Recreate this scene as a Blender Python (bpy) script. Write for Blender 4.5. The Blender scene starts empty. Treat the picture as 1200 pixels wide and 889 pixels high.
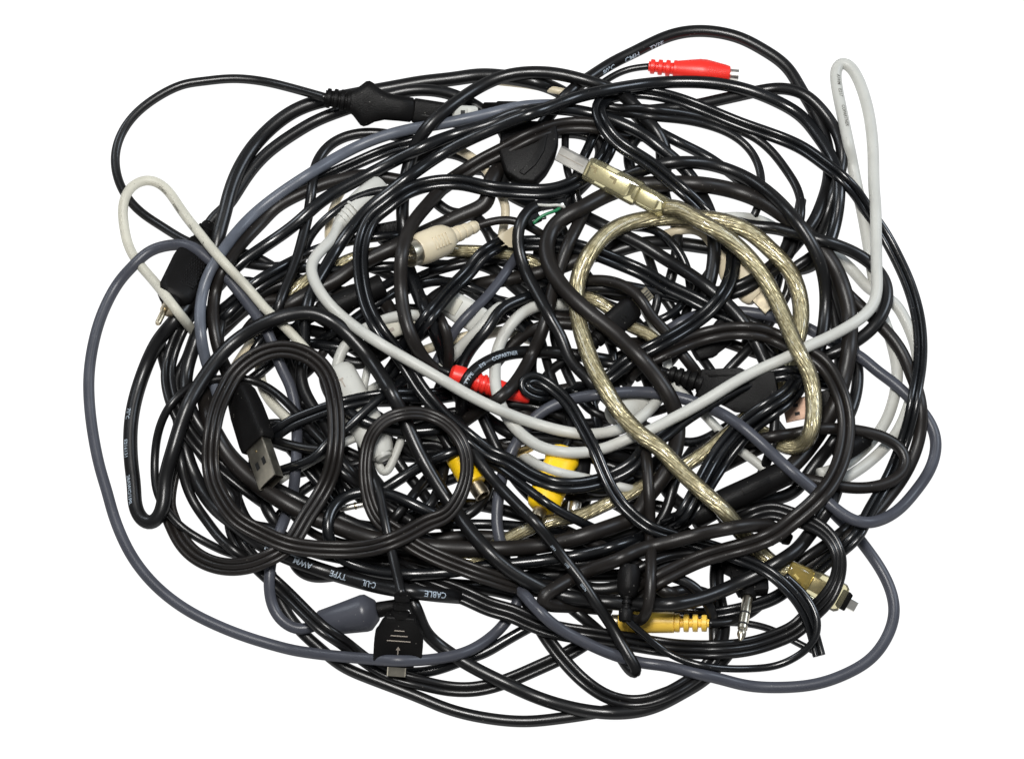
import bpy, bmesh, math, random
import numpy as np
from mathutils import Vector, Matrix

# ------------------------------------------------------------------ camera, light, exposure
scene = bpy.context.scene
COL = scene.collection
S = 0.0005                      # metres per unit of the layout grid (1200 x 889)
D = 1.6                         # camera distance
TILT = math.radians(22)
RIGHT = np.array([1.0, 0, 0])
UP = np.array([0, math.cos(TILT), math.sin(TILT)])
BACK = np.array([0, -math.sin(TILT), math.cos(TILT)])
CAM = BACK * D

cam_data = bpy.data.cameras.new('camera')
cam = bpy.data.objects.new('camera', cam_data)
COL.objects.link(cam)
cam.location = CAM
cam.rotation_euler = (TILT, 0, 0)
cam_data.sensor_width = 36
cam_data.lens = 36 * D / (1200 * S)
cam_data.clip_start = 0.01
cam_data.clip_end = 100
scene.camera = cam

world = bpy.data.worlds.new('World')
scene.world = world
world.use_nodes = True
world.node_tree.nodes['Background'].inputs[0].default_value = (0.93, 0.96, 1.0, 1)
world.node_tree.nodes['Background'].inputs[1].default_value = 0.16

def area(name, loc, target, size, power, color=(1, 1, 1), size_y=None):
    d = bpy.data.lights.new(name, 'AREA')
    d.energy = power
    d.color = color
    d.size = size
    if size_y:
        d.shape = 'RECTANGLE'
        d.size_y = size_y
    o = bpy.data.objects.new(name, d)
    COL.objects.link(o)
    o.location = loc
    v = Vector(target) - Vector(loc)
    o.rotation_euler = v.to_track_quat('-Z', 'Y').to_euler()
    return o

area('overhead_softbox', (-0.12, -0.02, 1.75), (0, 0, 0), 0.56, 32, (1.0, 0.985, 0.96), 0.36)
area('side_softbox', (1.5, 0.7, 1.1), (0, 0, 0), 0.5, 15, (0.78, 0.88, 1.0), 0.9)
area('rear_softbox', (-1.3, 1.2, 1.1), (0, 0, 0), 0.5, 10, (0.85, 0.92, 1.0), 0.9)

scene.view_settings.view_transform = 'Standard'
scene.view_settings.look = 'None'
scene.view_settings.exposure = 0.0
scene.view_settings.gamma = 1
scene.view_settings.use_curve_mapping = False
scene.cycles.use_denoising = True
scene.cycles.max_bounces = 10
scene.cycles.transparent_max_bounces = 16

rng = random.Random(7)

# ------------------------------------------------------------------ materials
def mat(name, color, rough=0.4, metal=0.0, spec=0.5, bump=0.0, bscale=900.0, vary=0.0, vscale=60.0,
        dust=0.0, dust_col=(0.35, 0.33, 0.30, 1), aniso=None):
    m = bpy.data.materials.new(name)
    m.use_nodes = True
    nt = m.node_tree
    N, L = nt.nodes, nt.links
    b = N['Principled BSDF']
    b.inputs['Base Color'].default_value = (*color, 1)
    b.inputs['Roughness'].default_value = rough
    b.inputs['Metallic'].default_value = metal
    b.inputs['Specular IOR Level'].default_value = spec
    tc = N.new('ShaderNodeTexCoord')
    if vary or dust:
        n1 = N.new('ShaderNodeTexNoise')
        n1.inputs['Scale'].default_value = vscale
        n1.inputs['Detail'].default_value = 4
        L.new(tc.outputs['Object'], n1.inputs['Vector'])
        ramp = N.new('ShaderNodeMapRange')
        ramp.inputs[1].default_value = 0.3
        ramp.inputs[2].default_value = 0.7
        ramp.inputs[3].default_value = 1 - vary
        ramp.inputs[4].default_value = 1 + vary
        L.new(n1.outputs['Fac'], ramp.inputs[0])
        mul = N.new('ShaderNodeMix')
        mul.data_type = 'RGBA'
        mul.blend_type = 'MULTIPLY'
        mul.inputs[0].default_value = 1
        mul.inputs[6].default_value = (*color, 1)
        L.new(ramp.outputs[0], mul.inputs[7])
        out = mul.outputs[2]
        if dust:
            v = N.new('ShaderNodeTexVoronoi')
            v.inputs['Scale'].default_value = 420
            L.new(tc.outputs['Object'], v.inputs['Vector'])
            lt = N.new('ShaderNodeMath')
            lt.operation = 'LESS_THAN'
            lt.inputs[1].default_value = 0.13
            L.new(v.outputs['Distance'], lt.inputs[0])
            sep = N.new('ShaderNodeSeparateColor')
            L.new(v.outputs['Color'], sep.inputs[0])
            gt = N.new('ShaderNodeMath')
            gt.operation = 'GREATER_THAN'
            gt.inputs[1].default_value = 0.86
            L.new(sep.outputs[0], gt.inputs[0])
            mm = N.new('ShaderNodeMath')
            mm.operation = 'MULTIPLY'
            L.new(lt.outputs[0], mm.inputs[0])
            L.new(gt.outputs[0], mm.inputs[1])
            m3 = N.new('ShaderNodeMath')
            m3.operation = 'MULTIPLY'
            m3.inputs[1].default_value = dust
            L.new(mm.outputs[0], m3.inputs[0])
            mx = N.new('ShaderNodeMix')
            mx.data_type = 'RGBA'
            mx.inputs[7].default_value = dust_col
            L.new(m3.outputs[0], mx.inputs[0])
            L.new(out, mx.inputs[6])
            out = mx.outputs[2]
        L.new(out, b.inputs['Base Color'])
        r2 = N.new('ShaderNodeMapRange')
        r2.inputs[1].default_value = 0.3
        r2.inputs[2].default_value = 0.7
        r2.inputs[3].default_value = max(0.03, rough - 0.03)
        r2.inputs[4].default_value = rough + 0.05
        L.new(n1.outputs['Fac'], r2.inputs[0])
        L.new(r2.outputs[0], b.inputs['Roughness'])
    if bump:
        n2 = N.new('ShaderNodeTexNoise')
        n2.inputs['Scale'].default_value = bscale
        n2.inputs['Detail'].default_value = 3
        L.new(tc.outputs['Object'], n2.inputs['Vector'])
        bp = N.new('ShaderNodeBump')
        bp.inputs['Strength'].default_value = bump
        bp.inputs['Distance'].default_value = 0.0006
        L.new(n2.outputs['Fac'], bp.inputs['Height'])
        L.new(bp.outputs[0], b.inputs['Normal'])
    return m

M = {}
M['black'] = mat('black_pvc', (0.0058, 0.0057, 0.0060), 0.31, spec=0.40, vary=0.12, dust=0.22)
M['gloss'] = mat('glossy_black_pvc', (0.0042, 0.0046, 0.0054), 0.25, spec=0.5, vary=0.1, dust=0.22)
M['matte'] = mat('matte_black_rubber', (0.0110, 0.0092, 0.0082), 0.39, spec=0.36, vary=0.15, dust=0.30)
M['slate'] = mat('slate_pvc', (0.052, 0.055, 0.068), 0.35, spec=0.42, vary=0.10, dust=0.25)
M['lslate'] = mat('pale_slate_pvc', (0.095, 0.105, 0.128), 0.36, spec=0.45, vary=0.2, dust=0.3, dust_col=(0.02, 0.02, 0.02, 1))
M['white'] = mat('light_grey_pvc', (0.47, 0.47, 0.435), 0.42, spec=0.40, vary=0.06, dust=0.35, dust_col=(0.12, 0.11, 0.09, 1))
M['offwhite'] = mat('dirty_offwhite_pvc', (0.49, 0.475, 0.40), 0.45, spec=0.38, vary=0.10, dust=0.5, dust_col=(0.10, 0.09, 0.06, 1))
M['cream'] = mat('cream_pvc', (0.58, 0.505, 0.36), 0.42, spec=0.40, bump=0.05, vary=0.08, dust=0.3, dust_col=(0.15, 0.11, 0.06, 1))
M['plug'] = mat('black_moulded_plastic', (0.0060, 0.0057, 0.0057), 0.42, spec=0.42, bump=0.35, bscale=1500, vary=0.2, dust=0.3)
M['dark'] = mat('dark_recess', (0.004, 0.004, 0.004), 0.6)
M['red'] = mat('red_pvc', (0.78, 0.030, 0.020), 0.36, spec=0.45, bump=0.05, vary=0.08)
M['yellow'] = mat('yellow_pvc', (0.84, 0.53, 0.008), 0.38, spec=0.42, bump=0.05, vary=0.10)
M['ochre'] = mat('ochre_pvc', (0.84, 0.54, 0.075), 0.40, spec=0.42, bump=0.08, vary=0.12)
M['nickel'] = mat('nickel_plate', (0.82, 0.80, 0.74), 0.38, metal=1, bump=0.06, bscale=600, vary=0.15)
M['brass'] = mat('worn_brass_plate', (0.46, 0.40, 0.29), 0.33, metal=1, bump=0.12, bscale=500, vary=0.3, vscale=200)
M['copper'] = mat('coppery_plate', (0.46, 0.31, 0.23), 0.42, metal=1, bump=0.08, vary=0.25, vscale=150)
M['steel'] = mat('dull_steel', (0.52, 0.48, 0.39), 0.32, metal=1, bump=0.06, bscale=500, vary=0.25, vscale=150)
M['gold'] = mat('gold_plate', (0.75, 0.55, 0.25), 0.25, metal=1, vary=0.1)
M['green'] = mat('green_pvc', (0.01, 0.16, 0.06), 0.4)
M['print_white'] = mat('white_print', (0.34, 0.40, 0.46), 0.5)
M['print_black'] = mat('black_print', (0.09, 0.085, 0.07), 0.6)
M['mark_and_glint'] = mat('rubbed_mark_and_glint', (0.30, 0.26, 0.22), 0.5)  # marks, also the painted glint on the flat plug's ridges

def pvc(m, fac, edge=0.03):
    """diffuse jacket under a thin plasticiser film: gloss nearly even over the surface"""
    nt = m.node_tree
    N, L = nt.nodes, nt.links
    b = N['Principled BSDF']
    d = N.new('ShaderNodeBsdfDiffuse')
    g = N.new('ShaderNodeBsdfGlossy')
    for src, dst in (('Base Color', d.inputs['Color']), ('Roughness', g.inputs['Roughness']), ('Normal', g.inputs['Normal'])):
        i = b.inputs[src]
        if i.is_linked:
            L.new(i.links[0].from_socket, dst)
        elif src != 'Normal':
            dst.default_value = i.default_value
    lw = N.new('ShaderNodeFresnel')
    lw.inputs[0].default_value = 1.25
    mr = N.new('ShaderNodeMapRange')
    mr.inputs[3].default_value = fac
    mr.inputs[4].default_value = fac + edge
    L.new(lw.outputs[0], mr.inputs[0])
    mx = N.new('ShaderNodeMixShader')
    L.new(mr.outputs[0], mx.inputs[0])
    L.new(d.outputs[0], mx.inputs[1])
    L.new(g.outputs[0], mx.inputs[2])
    L.new(mx.outputs[0], N['Material Output'].inputs[0])
    N.remove(b)

for k_, f_ in (('black', .048), ('gloss', .062), ('matte', .036), ('plug', .011), ('slate', .036), ('lslate', .042)):
    pvc(M[k_], f_)

def clear_mat(name, tint, ior=1.45, rough=0.06, body=0.0, body_col=(0.6, 0.52, 0.25, 1)):
    m = bpy.data.materials.new(name)
    m.use_nodes = True
    nt = m.node_tree
    N, L = nt.nodes, nt.links
    for n in list(N):
        N.remove(n)
    o = N.new('ShaderNodeOutputMaterial')
    tr = N.new('ShaderNodeBsdfTransparent')
    tr.inputs[0].default_value = (*tint, 1)
    df = N.new('ShaderNodeBsdfTranslucent')
    df.inputs[0].default_value = body_col
    d2 = N.new('ShaderNodeBsdfDiffuse')
    d2.inputs[0].default_value = body_col
    mm = N.new('ShaderNodeMixShader')
    mm.inputs[0].default_value = 0.5
    L.new(df.outputs[0], mm.inputs[1])
    L.new(d2.outputs[0], mm.inputs[2])
    mb = N.new('ShaderNodeMixShader')
    mb.inputs[0].default_value = body
    L.new(tr.outputs[0], mb.inputs[1])
    L.new(mm.outputs[0], mb.inputs[2])
    gl = N.new('ShaderNodeBsdfGlossy')
    gl.inputs['Roughness'].default_value = rough
    fr = N.new('ShaderNodeFresnel')
    fr.inputs[0].default_value = ior
    mx = N.new('ShaderNodeMixShader')
    L.new(fr.outputs[0], mx.inputs[0])
    L.new(mb.outputs[0], mx.inputs[1])
    L.new(gl.outputs[0], mx.inputs[2])
    L.new(mx.outputs[0], o.inputs[0])
    return m

M['clear'] = clear_mat('clear_yellowed_jacket', (0.95, 0.92, 0.78), rough=0.14, body=0.17, body_col=(0.70, 0.62, 0.40, 1))
M['clear_plug'] = clear_mat('clear_yellowed_plug', (0.97, 0.94, 0.76), rough=0.10, body=0.20, body_col=(0.78, 0.72, 0.46, 1))
M['amber_plug'] = clear_mat('amber_plug', (0.96, 0.87, 0.55), rough=0.12, body=0.36, body_col=(0.85, 0.66, 0.22, 1))

def braid_mat():
    m = bpy.data.materials.new('braided_shield')
    m.use_nodes = True
    nt = m.node_tree
    N, L = nt.nodes, nt.links
    b = N['Principled BSDF']
    b.inputs['Metallic'].default_value = 0.6
    b.inputs['Roughness'].default_value = 0.36
    uv = N.new('ShaderNodeUVMap')
    mp = N.new('ShaderNodeMapping')
    mp.inputs['Scale'].default_value = (150, 5, 1)
    L.new(uv.outputs[0], mp.inputs[0])
    n = N.new('ShaderNodeTexNoise')
    n.inputs['Scale'].default_value = 1.6
    n.inputs['Detail'].default_value = 5
    L.new(mp.outputs[0], n.inputs[0])
    cr = N.new('ShaderNodeValToRGB')
    cr.color_ramp.elements[0].position = 0.36
    cr.color_ramp.elements[0].color = (0.46, 0.42, 0.32, 1)
    cr.color_ramp.elements[1].position = 0.62
    cr.color_ramp.elements[1].color = (0.93, 0.91, 0.85, 1)
    L.new(n.outputs['Fac'], cr.inputs[0])
    L.new(cr.outputs[0], b.inputs['Base Color'])
    # fine wires laid at a slant
    mp2 = N.new('ShaderNodeMapping')
    mp2.inputs['Scale'].default_value = (420, 11, 1)
    mp2.inputs['Rotation'].default_value = (0, 0, 0.0)
    L.new(uv.outputs[0], mp2.inputs[0])
    sx = N.new('ShaderNodeSeparateXYZ')
    L.new(mp2.outputs[0], sx.inputs[0])
    ad = N.new('ShaderNodeMath')
    ad.operation = 'ADD'
    L.new(sx.outputs[0], ad.inputs[0])
    ml = N.new('ShaderNodeMath')
    ml.operation = 'MULTIPLY'
    ml.inputs[1].default_value = 6.0
    L.new(sx.outputs[1], ml.inputs[0])
    L.new(ml.outputs[0], ad.inputs[1])
    n3 = N.new('ShaderNodeMath')
    n3.operation = 'MULTIPLY_ADD'
    n3.inputs[1].default_value = 5.0
    L.new(n.outputs['Fac'], n3.inputs[0])
    L.new(ad.outputs[0], n3.inputs[2])
    sn = N.new('ShaderNodeMath')
    sn.operation = 'SINE'
    L.new(n3.outputs[0], sn.inputs[0])
    bp = N.new('ShaderNodeBump')
    bp.inputs['Strength'].default_value = 0.8
    bp.inputs['Distance'].default_value = 0.0005
    L.new(sn.outputs[0], bp.inputs['Height'])
    L.new(bp.outputs[0], b.inputs['Normal'])
    return m
M['braid'] = braid_mat()

def glow_ground_mat():
    m = bpy.data.materials.new('glowing_white_ground')
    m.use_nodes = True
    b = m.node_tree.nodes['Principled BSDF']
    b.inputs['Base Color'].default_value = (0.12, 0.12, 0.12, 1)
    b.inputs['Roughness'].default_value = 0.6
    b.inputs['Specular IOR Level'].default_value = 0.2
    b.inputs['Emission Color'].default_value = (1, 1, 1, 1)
    b.inputs['Emission Strength'].default_value = 1.0  # glow added so that cast shadows wash out to white
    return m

# ------------------------------------------------------------------ setting: white ground with an added glow, no real light source
me = bpy.data.meshes.new('glow_ground')
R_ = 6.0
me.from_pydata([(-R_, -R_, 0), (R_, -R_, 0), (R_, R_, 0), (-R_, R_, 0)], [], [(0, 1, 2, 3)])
me.materials.append(glow_ground_mat())
ground = bpy.data.objects.new('glow_ground', me)
COL.objects.link(ground)
ground['kind'] = 'structure'

# ------------------------------------------------------------------ layout grid -> world
def at(px, py, h):
    """point over grid position (px, py) at height h (grid units) above the ground; also the scale there"""
    px, py, h = np.asarray(px, float), np.asarray(py, float), np.asarray(h, float)
    q = np.multiply.outer((px - 600) * S, RIGHT) + np.multiply.outer((444.5 - py) * S, UP)
    d = q - CAM
    t = (h * S - CAM[2]) / d[..., 2]
    return CAM + d * t[..., None], t

# ------------------------------------------------------------------ cable data: x,y,level[,twist]
CABLES = [
 ('S1', 'slate_cable', 'slate', 5.6, 1, 'slate grey cable making the widest outer loop at left, ending in a round barrel',
  '612,690,2 607,705,2 593,729,2.5 576,746,3 549,763,4 516,771,6 475,774,7 424,771,7 374,766,5 340,761,4 333,759,2 289,746,1 249,730,0 215,712,0 181,685,0 154,651,0 134,607,0 124,570,0 119,556,0 109,509,0 104,462,0 105,428,0 117,374,0 141,327,3 161,307,5 171,295,4 198,287,5 228,288,5 245,307,5 251,308,5 272,332,5 290,355,5 301,370,5 315,391,4 324,416,3.5 333,440,3.5 337,442,3.5 345,470,3.5 348,499,3.5 348,528,3.5 346,555,3 343,582,2 328,622,1.5 320,645,3 316,668,4 315,690,4 319,712,4 330,728,3 346,738,1 360,738,1 372,731,1'),
 ('S2', 'slate_cable', 'lslate', 5.7, 1, 'pale slate cable sweeping along the upper left edge and bending down past the cream wire',
  '656,123,-0.5 653,123,-0.5 646,123,5 616,124,5 594,128,6 580,132,6 549,139,6 515,146,6 488,150,6 448,160,6 414,174,6 380,193,6 369,200,6 335,222,6 308,242,6 290,258,6 274,276,6 256,301,6 243,323,6 235,352,6 234,380,6 237,404,6 240,420,4 248,442,3 256,465,2'),
 ('S3', 'slate_cable', 'slate', 5.8, 1, 'slate grey cable looping out round the lower right corner of the pile',
  '770,395,-0.5 775,392,-0.5 780,389,-0.5 785,386,1 801,376,1 816,369,1 841,365,1 866,365,2 898,369,2 947,384,2 965,395,2 985,406,2 1010,418,2 1026,434,2 1046,447,2 1064,464,2 1078,478,1 1090,494,1 1097,510,1 1097,530,1 1089,553,1 1073,575,1 1053,598,3 1032,610,6 1014,614,7 994,607,7 972,590,7 947,568,7 920,546,7 911,537,7 884,512,7 862,494,7 839,481,6 812,470,5 794,465,4 767,460,4.5 740,459,5 726,460,5 695,463,5 668,468,5 643,477,5 625,490,5 612,507,3.5 600,528,3.5 589,555,3.5 584,582,3.5 582,620,3 585,629,2.5 596,668,1.5 612,694,5 628,712,6 650,733,6.5 677,748,6.5 706,762,6.5 731,771,6 760,778,6 774,778,6 808,787,6 841,794,6 874,803,3 918,805,1 958,801,1 992,789,1 1022,771,1 1042,742,1 1049,715,1 1042,685,1 1027,658,1 1012,638,1 999,621,0.5 982,607,0.5 968,590,0.5'),
 ('S4', 'slate_cable', 'slate', 4.9, 1, 'short straight run of slate cable slanting down to the red plug in the middle',
  '611,290,-0.5 609,293,-0.5 606,299,2.6 603,304,3 582,334,3 560,359,3 546,370,3 528,395,3 513,420,2.5 508,431,2'),
 ('W1', 'white_cable', 'white', 5.8, 1, 'light grey cable with the tall narrow hairpin loop at the upper right',
  '678,357,-0.5 675,357,-0.5 668,357,3 650,357,3 625,359,4 605,373,4 590,393,4 581,416,5 580,431,5 580,449,5 585,470,5 594,489,4.5 610,508,4.5 634,524,5 661,530,5.5 686,530,6 713,524,6.5 740,512,6.5 758,506,6.5 785,492,7.5 808,480,7.5 837,463,7.5 866,445,7.5 898,429,7.5 920,420,7.5 942,408,7.5 965,398,7.5 992,384,7.5 1014,369,7.5 1025,355,7.5 1028,339,7.5 1027,308,7.5 1026,240,8 1024,218,8.5 1023,172,9 1018,132,10 1008,98,11 998,79,11.5 987,71,11.5 979,79,11 980,98,9 987,134,6 996,177,4 1004,218,2.5 1012,256,2 1017,285,1.5 1022,316,1 1030,359,1 1042,391,1 1049,418,1 1052,438,1 1048,465,1 1039,492,1 1024,514,1 1006,532,1 988,546,1 960,555,1'),
 ('W2', 'white_cable', 'white', 5.7, 1, 'light grey cable sweeping from a moulded collar across the centre under the clear cable',
  '397,262,5.5 396,275,5.5 377,292,6 362,310,6 369,332,6.5 384,355,7 408,377,7.5 441,400,8 482,424,8 522,447,8 559,468,8 603,488,7.5 623,495,6.5 650,503,6.5 682,509,6 704,508,6 731,502,5.5 751,490,5 765,476,4.5 774,464,3 778,459,-0.5 780,456,-0.5'),
 ('W3', 'white_cable', 'white', 4.6, 1, 'thin pale cable running down beside the ribbed black plug right of centre',
  '753,359,-0.5 755,362,-0.5 758,368,1 769,386,1 776,402,1 783,420,1 782,438,1 787,449,1 805,466,1 826,486,1 839,500,1 850,512,1 866,527,1 884,539,1 895,548,1 904,557,1'),
 ('W4', 'cream_cable', 'offwhite', 4.9, 1, 'dirty off-white cable with black print bent in a hairpin at the left edge',
  '234,398,-0.5 232,395,-0.5 228,390,1 205,361,3 181,330,3 161,307,3 151,290,3 145,263,3 144,239,3 153,219,3 174,210,5 193,219,6 215,250,7 239,280,8 245,288,8.5 268,314,8.5 290,337,8 312,363,7 335,384,6 358,409,6 376,431,5 392,455,3'),
 ('W5', 'white_cable', 'white', 5.6, 1, 'pale grey cable arcing round the right side behind the glossy black flex',
  '960,285,1 981,300,1 996,313,1 1010,329,1 1019,342,1 1035,346,1 1048,352,1 1060,373,1 1071,398,1 1076,420,0.5 1075,442,0.5 1065,474,0.5 1055,501,0.5 1042,519,0.5 1024,537,0.5 1003,553,0.5 983,564,0.5 977,567,-0.5 974,569,-0.5'),
 ('W6', 'plug_cable', 'white', 5.5, 1, 'light grey cable with a stubby light grey plug left of centre',
  '394,434,3.5 397,416,3 407,400,3 427,385,3 454,373,3 479,368,3 492,369,3 506,373,2'),
 ('W7', 'white_cable', 'white', 4.1, 1, 'pale cable looping round behind the small black ring in the lower middle',
  '317,571,1.5 335,557,1.5 355,546,1.5 387,528,2 402,519,3 418,512,3 433,509,3 438,519,2 440,535,2 445,548,2 450,558,2 455,553,2 462,535,2 470,517,2 474,494,1'),
 ('W8', 'white_cable', 'white', 4.8, 1, 'pale cable between the two yellow plug halves at the centre bottom',
  '600,524,-0.5 602,526,-0.5 608,530,3 634,547,3.4 661,555,3.4 695,562,3.4 729,571,3 751,576,2'),
 ('W9', 'white_cable', 'white', 5.6, 1, 'short light grey run slanting up beside the slate wire near the red plug',
  '515,434,2 531,416,2 551,395,2 569,380,2 574,366,2 589,357,1.5 594,354,-0.5 600,353,-0.5 606,353,-0.5'),
 ('W10', 'cream_cable', 'cream', 4.6, 1, 'beige wire lying low under the light grey wire in the centre',
  '492,412,1 515,404,1 538,395,1 560,391,1 580,388,1 586,387,-0.5 592,387,-0.5 598,387,-0.5'),
 ('W11', 'cream_cable', 'cream', 4.4, 1, 'cream wire dropping behind the black flat cables at the top middle',
  '507,165,-0.5 511,165,-0.5 517,167,1 546,179,1 567,195,1 574,202,1 581,220,1 594,238,1 593,254,1 589,269,1 588,275,-0.5 586,295,-0.5'),
 ('W12', 'cream_cable', 'cream', 3.6, 1, 'pale wire at the far top edge under the thick arched black cable',
  '576,95,-0.5 582,96,-0.5 588,96,-0.5 594,97,0.5 616,99,0.5 636,103,0.5 661,108,0.5 682,113,0.5'),
 ('W13', 'white_cable', 'white', 5.4, 1, 'short level piece of light grey cable right of the clear plug',
  '839,257,1.5 848,254,2 875,255,2 893,258,1 899,260,-0.5 904,263,-0.5 908,267,-0.5'),
 ('W14', 'cream_cable', 'cream', 3.8, 1, 'cream wire standing beside the light grey moulded collar',
  '405,217,-0.5 403,220,-0.5 400,226,1 390,242,1 385,262,1 384,285,1 390,302,1'),
 ('T1', 'firewire_cable', 'clear', 8.6, 1, 'clear jacketed cable with braided gold shield and silver six-pin plug, right of centre',
  '778,243,9.5 796,242,9.5 814,257,9.5 839,269,9.5 866,290,9.5 888,314,9.5 906,344,9.5 920,375,9.5 931,402,9.5 937,416,9.3 945,427,9.3 952,449,8.5 954,474,8 953,496,8 947,517,7 936,526,6 922,526,5 918,522,3 898,510,1 893,507,-0.5 887,504,-0.5 882,502,-0.5'),
 ('T2', 'firewire_cable', 'clear', 8.8, 1, 'clear braided cable curving across the middle to a yellowed plug at the lower right',
  '908,465,-0.5 908,459,-0.5 909,453,-0.5 911,447,3 920,434,4 930,411,6 938,384,7 939,357,8 934,334,8.5 924,314,8.8 902,292,9 880,272,9 852,260,8.8 826,256,8.2 803,255,8 772,255,8 740,260,8 726,264,8.2 704,280,8.5 686,305,8.5 676,330,7.8 675,352,7.3 679,380,8.5 688,411,9 700,440,9.3 706,449,9.5 722,478,9.5 740,499,9.5 760,517,9.5 765,517,9.5 796,550,9.5 830,582,9 855,604,8 862,616,5.5 880,636,5 902,658,5 920,670,5 926,669,5'),
 ('T3', 'clear_cable', 'clear', 7.0, 1, 'clear braided cable lying low beneath the yellow plugs at the bottom centre',
  '524,658,1 551,656,1 569,655,1.5 574,640,2 594,632,2 618,620,2.5 650,609,2.5 682,604,2.5 713,589,2.5 740,578,2.5 754,568,2 780,557,3 808,542,3 834,524,3 852,508,2 875,488,1 880,484,-0.5 884,480,-0.5 889,476,-0.5'),
 ('T4', 'clear_cable', 'clear', 6.5, 1, 'clear braided cable half buried beside the black mini plug',
  '672,346,-0.5 676,347,-0.5 682,348,2 695,348,2 708,357,2 726,373,1.5 740,386,1.5 754,386,1.5 772,402,1'),
 ('T5', 'clear_cable', 'clear', 6.5, 1, 'clear braided cable showing in gaps left of and below the cream round plug',
  '322,366,1 344,341,1 366,323,1 389,314,1 394,312,1 416,301,1 470,294,0.8 528,294,1.2 551,294,1.2 567,295,0.8 596,298,0.8 618,305,1 636,314,1 642,317,-0.5 645,318,-0.5'),
 ('K1', 'mains_cable', 'black', 4.4, 1, 'thin black mains lead looping out at the upper left into a black figure-of-eight plug',
  '383,115,5 344,104,4 312,96,3 279,92,2 256,93,2 227,97,2 222,96,1 185,113,0 154,138,0 138,165,0 134,189,0 141,219,0 161,246,0 191,266,1 218,283,3 238,290,3 258,301,2 288,309,1 312,313,1 345,310,0'),
 ('K2', 'printed_cable', 'black', 7.3, 1, 'longest thick black cable, printed in white along its left bend',
  '664,112,-0.5 647,102,-0.5 641,100,1 605,92,1 560,88,1 538,92,1 492,97,1 466,102,1 443,106,1 402,114,1 373,119,2 344,130,2 317,150,2 294,175,2 279,200,2 269,226,2 262,256,2 256,274,2.5 252,298,2 248,316,1.5 240,334,2 220,356,2 200,382,2 188,394,2 166,442,2 154,489,2 153,536,2 158,580,3 156,584,3 163,607,3 176,617,4 187,607,5 193,584,6 192,567,6.5 205,519,6.5 218,479,7 239,442,7 269,405,7 303,382,7.5 336,369,7.5 370,366,7.5 380,371,7.5 398,382,7.5 418,402,7.5 438,427,7 454,452,7 468,478,6.8 479,503,6.5 492,532,6.5 508,560,6.3 524,585,6 538,604,6 553,625,6 571,645,6 578,652,6 600,670,6 623,683,5.5 650,696,4.5 677,701,4 704,705,4 731,707,4 754,708,4.5 774,709,5 808,705,5 834,697,5 866,683,5.3 893,670,5.5 916,656,5.8 940,640,5.5 942,634,4 958,614,3 967,600,2 976,586,1 979,580,-0.5 982,561,-0.5'),
 ('K3', 'black_cable', 'matte', 6.3, 1, 'matte black cable lying directly inside the pale slate cable at the upper left',
  '474,212,2 454,209,3 430,204,4 402,210,4 380,215,4 371,219,4 344,231,4 317,247,4 312,256,5 294,273,5 276,294,5 261,316,5 252,341,5 249,366,5 251,388,4 256,411,4 265,434,3 274,460,1.5'),
 ('K4', 'adapter_cable', 'black', 6.2, 1, 'black cable ending in a plug with a diamond knurled grip at the left edge',
  '587,221,-0.5 588,218,-0.5 590,212,1 596,196,1 596,165,2 583,143,2 559,125,2 529,110,2 495,105,2 468,108,2 441,116,1.5 400,130,1.5 371,141,2 344,157,2 312,180,2 290,205,2 274,231,1.5 261,249,2 250,252,2 244,266,2'),
 ('K5', 'black_cable', 'matte', 7.2, 1, 'matte black cable bent in a flat hairpin at the bottom centre',
  '902,632,4 912,622,5 908,617,6.5 884,615,7 852,619,7.3 819,626,7.5 785,635,7.5 740,647,7.5 731,653,7.5 695,666,7.3 668,679,7.3 646,692,7.3 633,701,7 636,708,6 654,709,4 677,710,3 704,712,2 711,713,-0.5 714,713,-0.5'),
 ('K6', 'black_cable', 'gloss', 6.3, 1, 'glossy black cable running straight up from the left under the top black arc',
  '254,337,-0.5 256,335,-0.5 261,330,2 270,318,3 279,310,4 308,290,6 344,265,6.5 380,233,7 414,214,7 448,196,7 481,179,7 515,164,7 549,153,7 580,144,7 594,136,7 623,129,5.5 650,127,4 677,130,3.5 700,135,3.5 722,142,3.5 744,152,3.7 760,161,4 767,168,4 790,186,3.5 808,204,3 819,220,2 822,226,-0.5 823,229,-0.5'),
 ('K7', 'black_cable', 'gloss', 6.3, 1, 'glossy black cable forming the uppermost arc from left of centre over to the right edge',
  '359,430,-0.5 359,427,-0.5 358,420,2 356,393,3 358,366,4 365,342,4.5 378,320,5 394,292,5.5 414,265,6 436,240,6.5 448,232,7 466,217,7.2 481,206,7.2 515,182,7.5 549,164,8 560,159,8 605,140,8.3 639,128,8.3 672,115,8.3 706,107,8.3 740,101,8.3 774,97,8 808,96,8 841,98,8 875,105,8 902,115,8 940,136,7.5 958,159,6 972,179,6 982,200,5.5 984,222,5 982,247,4 981,254,3 976,274,3 970,292,2 958,308,1.5 953,313,-0.5 933,317,-0.5 927,316,-0.5'),
 ('K8', 'printed_cable', 'black', 6.1, 1, 'black cable arching highest over the red plug, with faint white print',
  '628,156,-0.5 630,153,-0.5 634,148,1 648,130,1.5 661,114,3 677,100,3 700,85,3 718,73,3 740,63,3 765,50,3 789,40,3 816,36,3 843,38,3 870,45,3 897,60,3 916,72,3 931,89,3 934,98,3 947,118,3 958,139,2 967,159,2 972,186,2 971,213,2 963,238,2 954,260,2 934,285,1 920,301,1'),
 ('K9', 'black_cable', 'black', 6.0, 1, 'black cable curving round the right shoulder just inside the highest arc',
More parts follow.
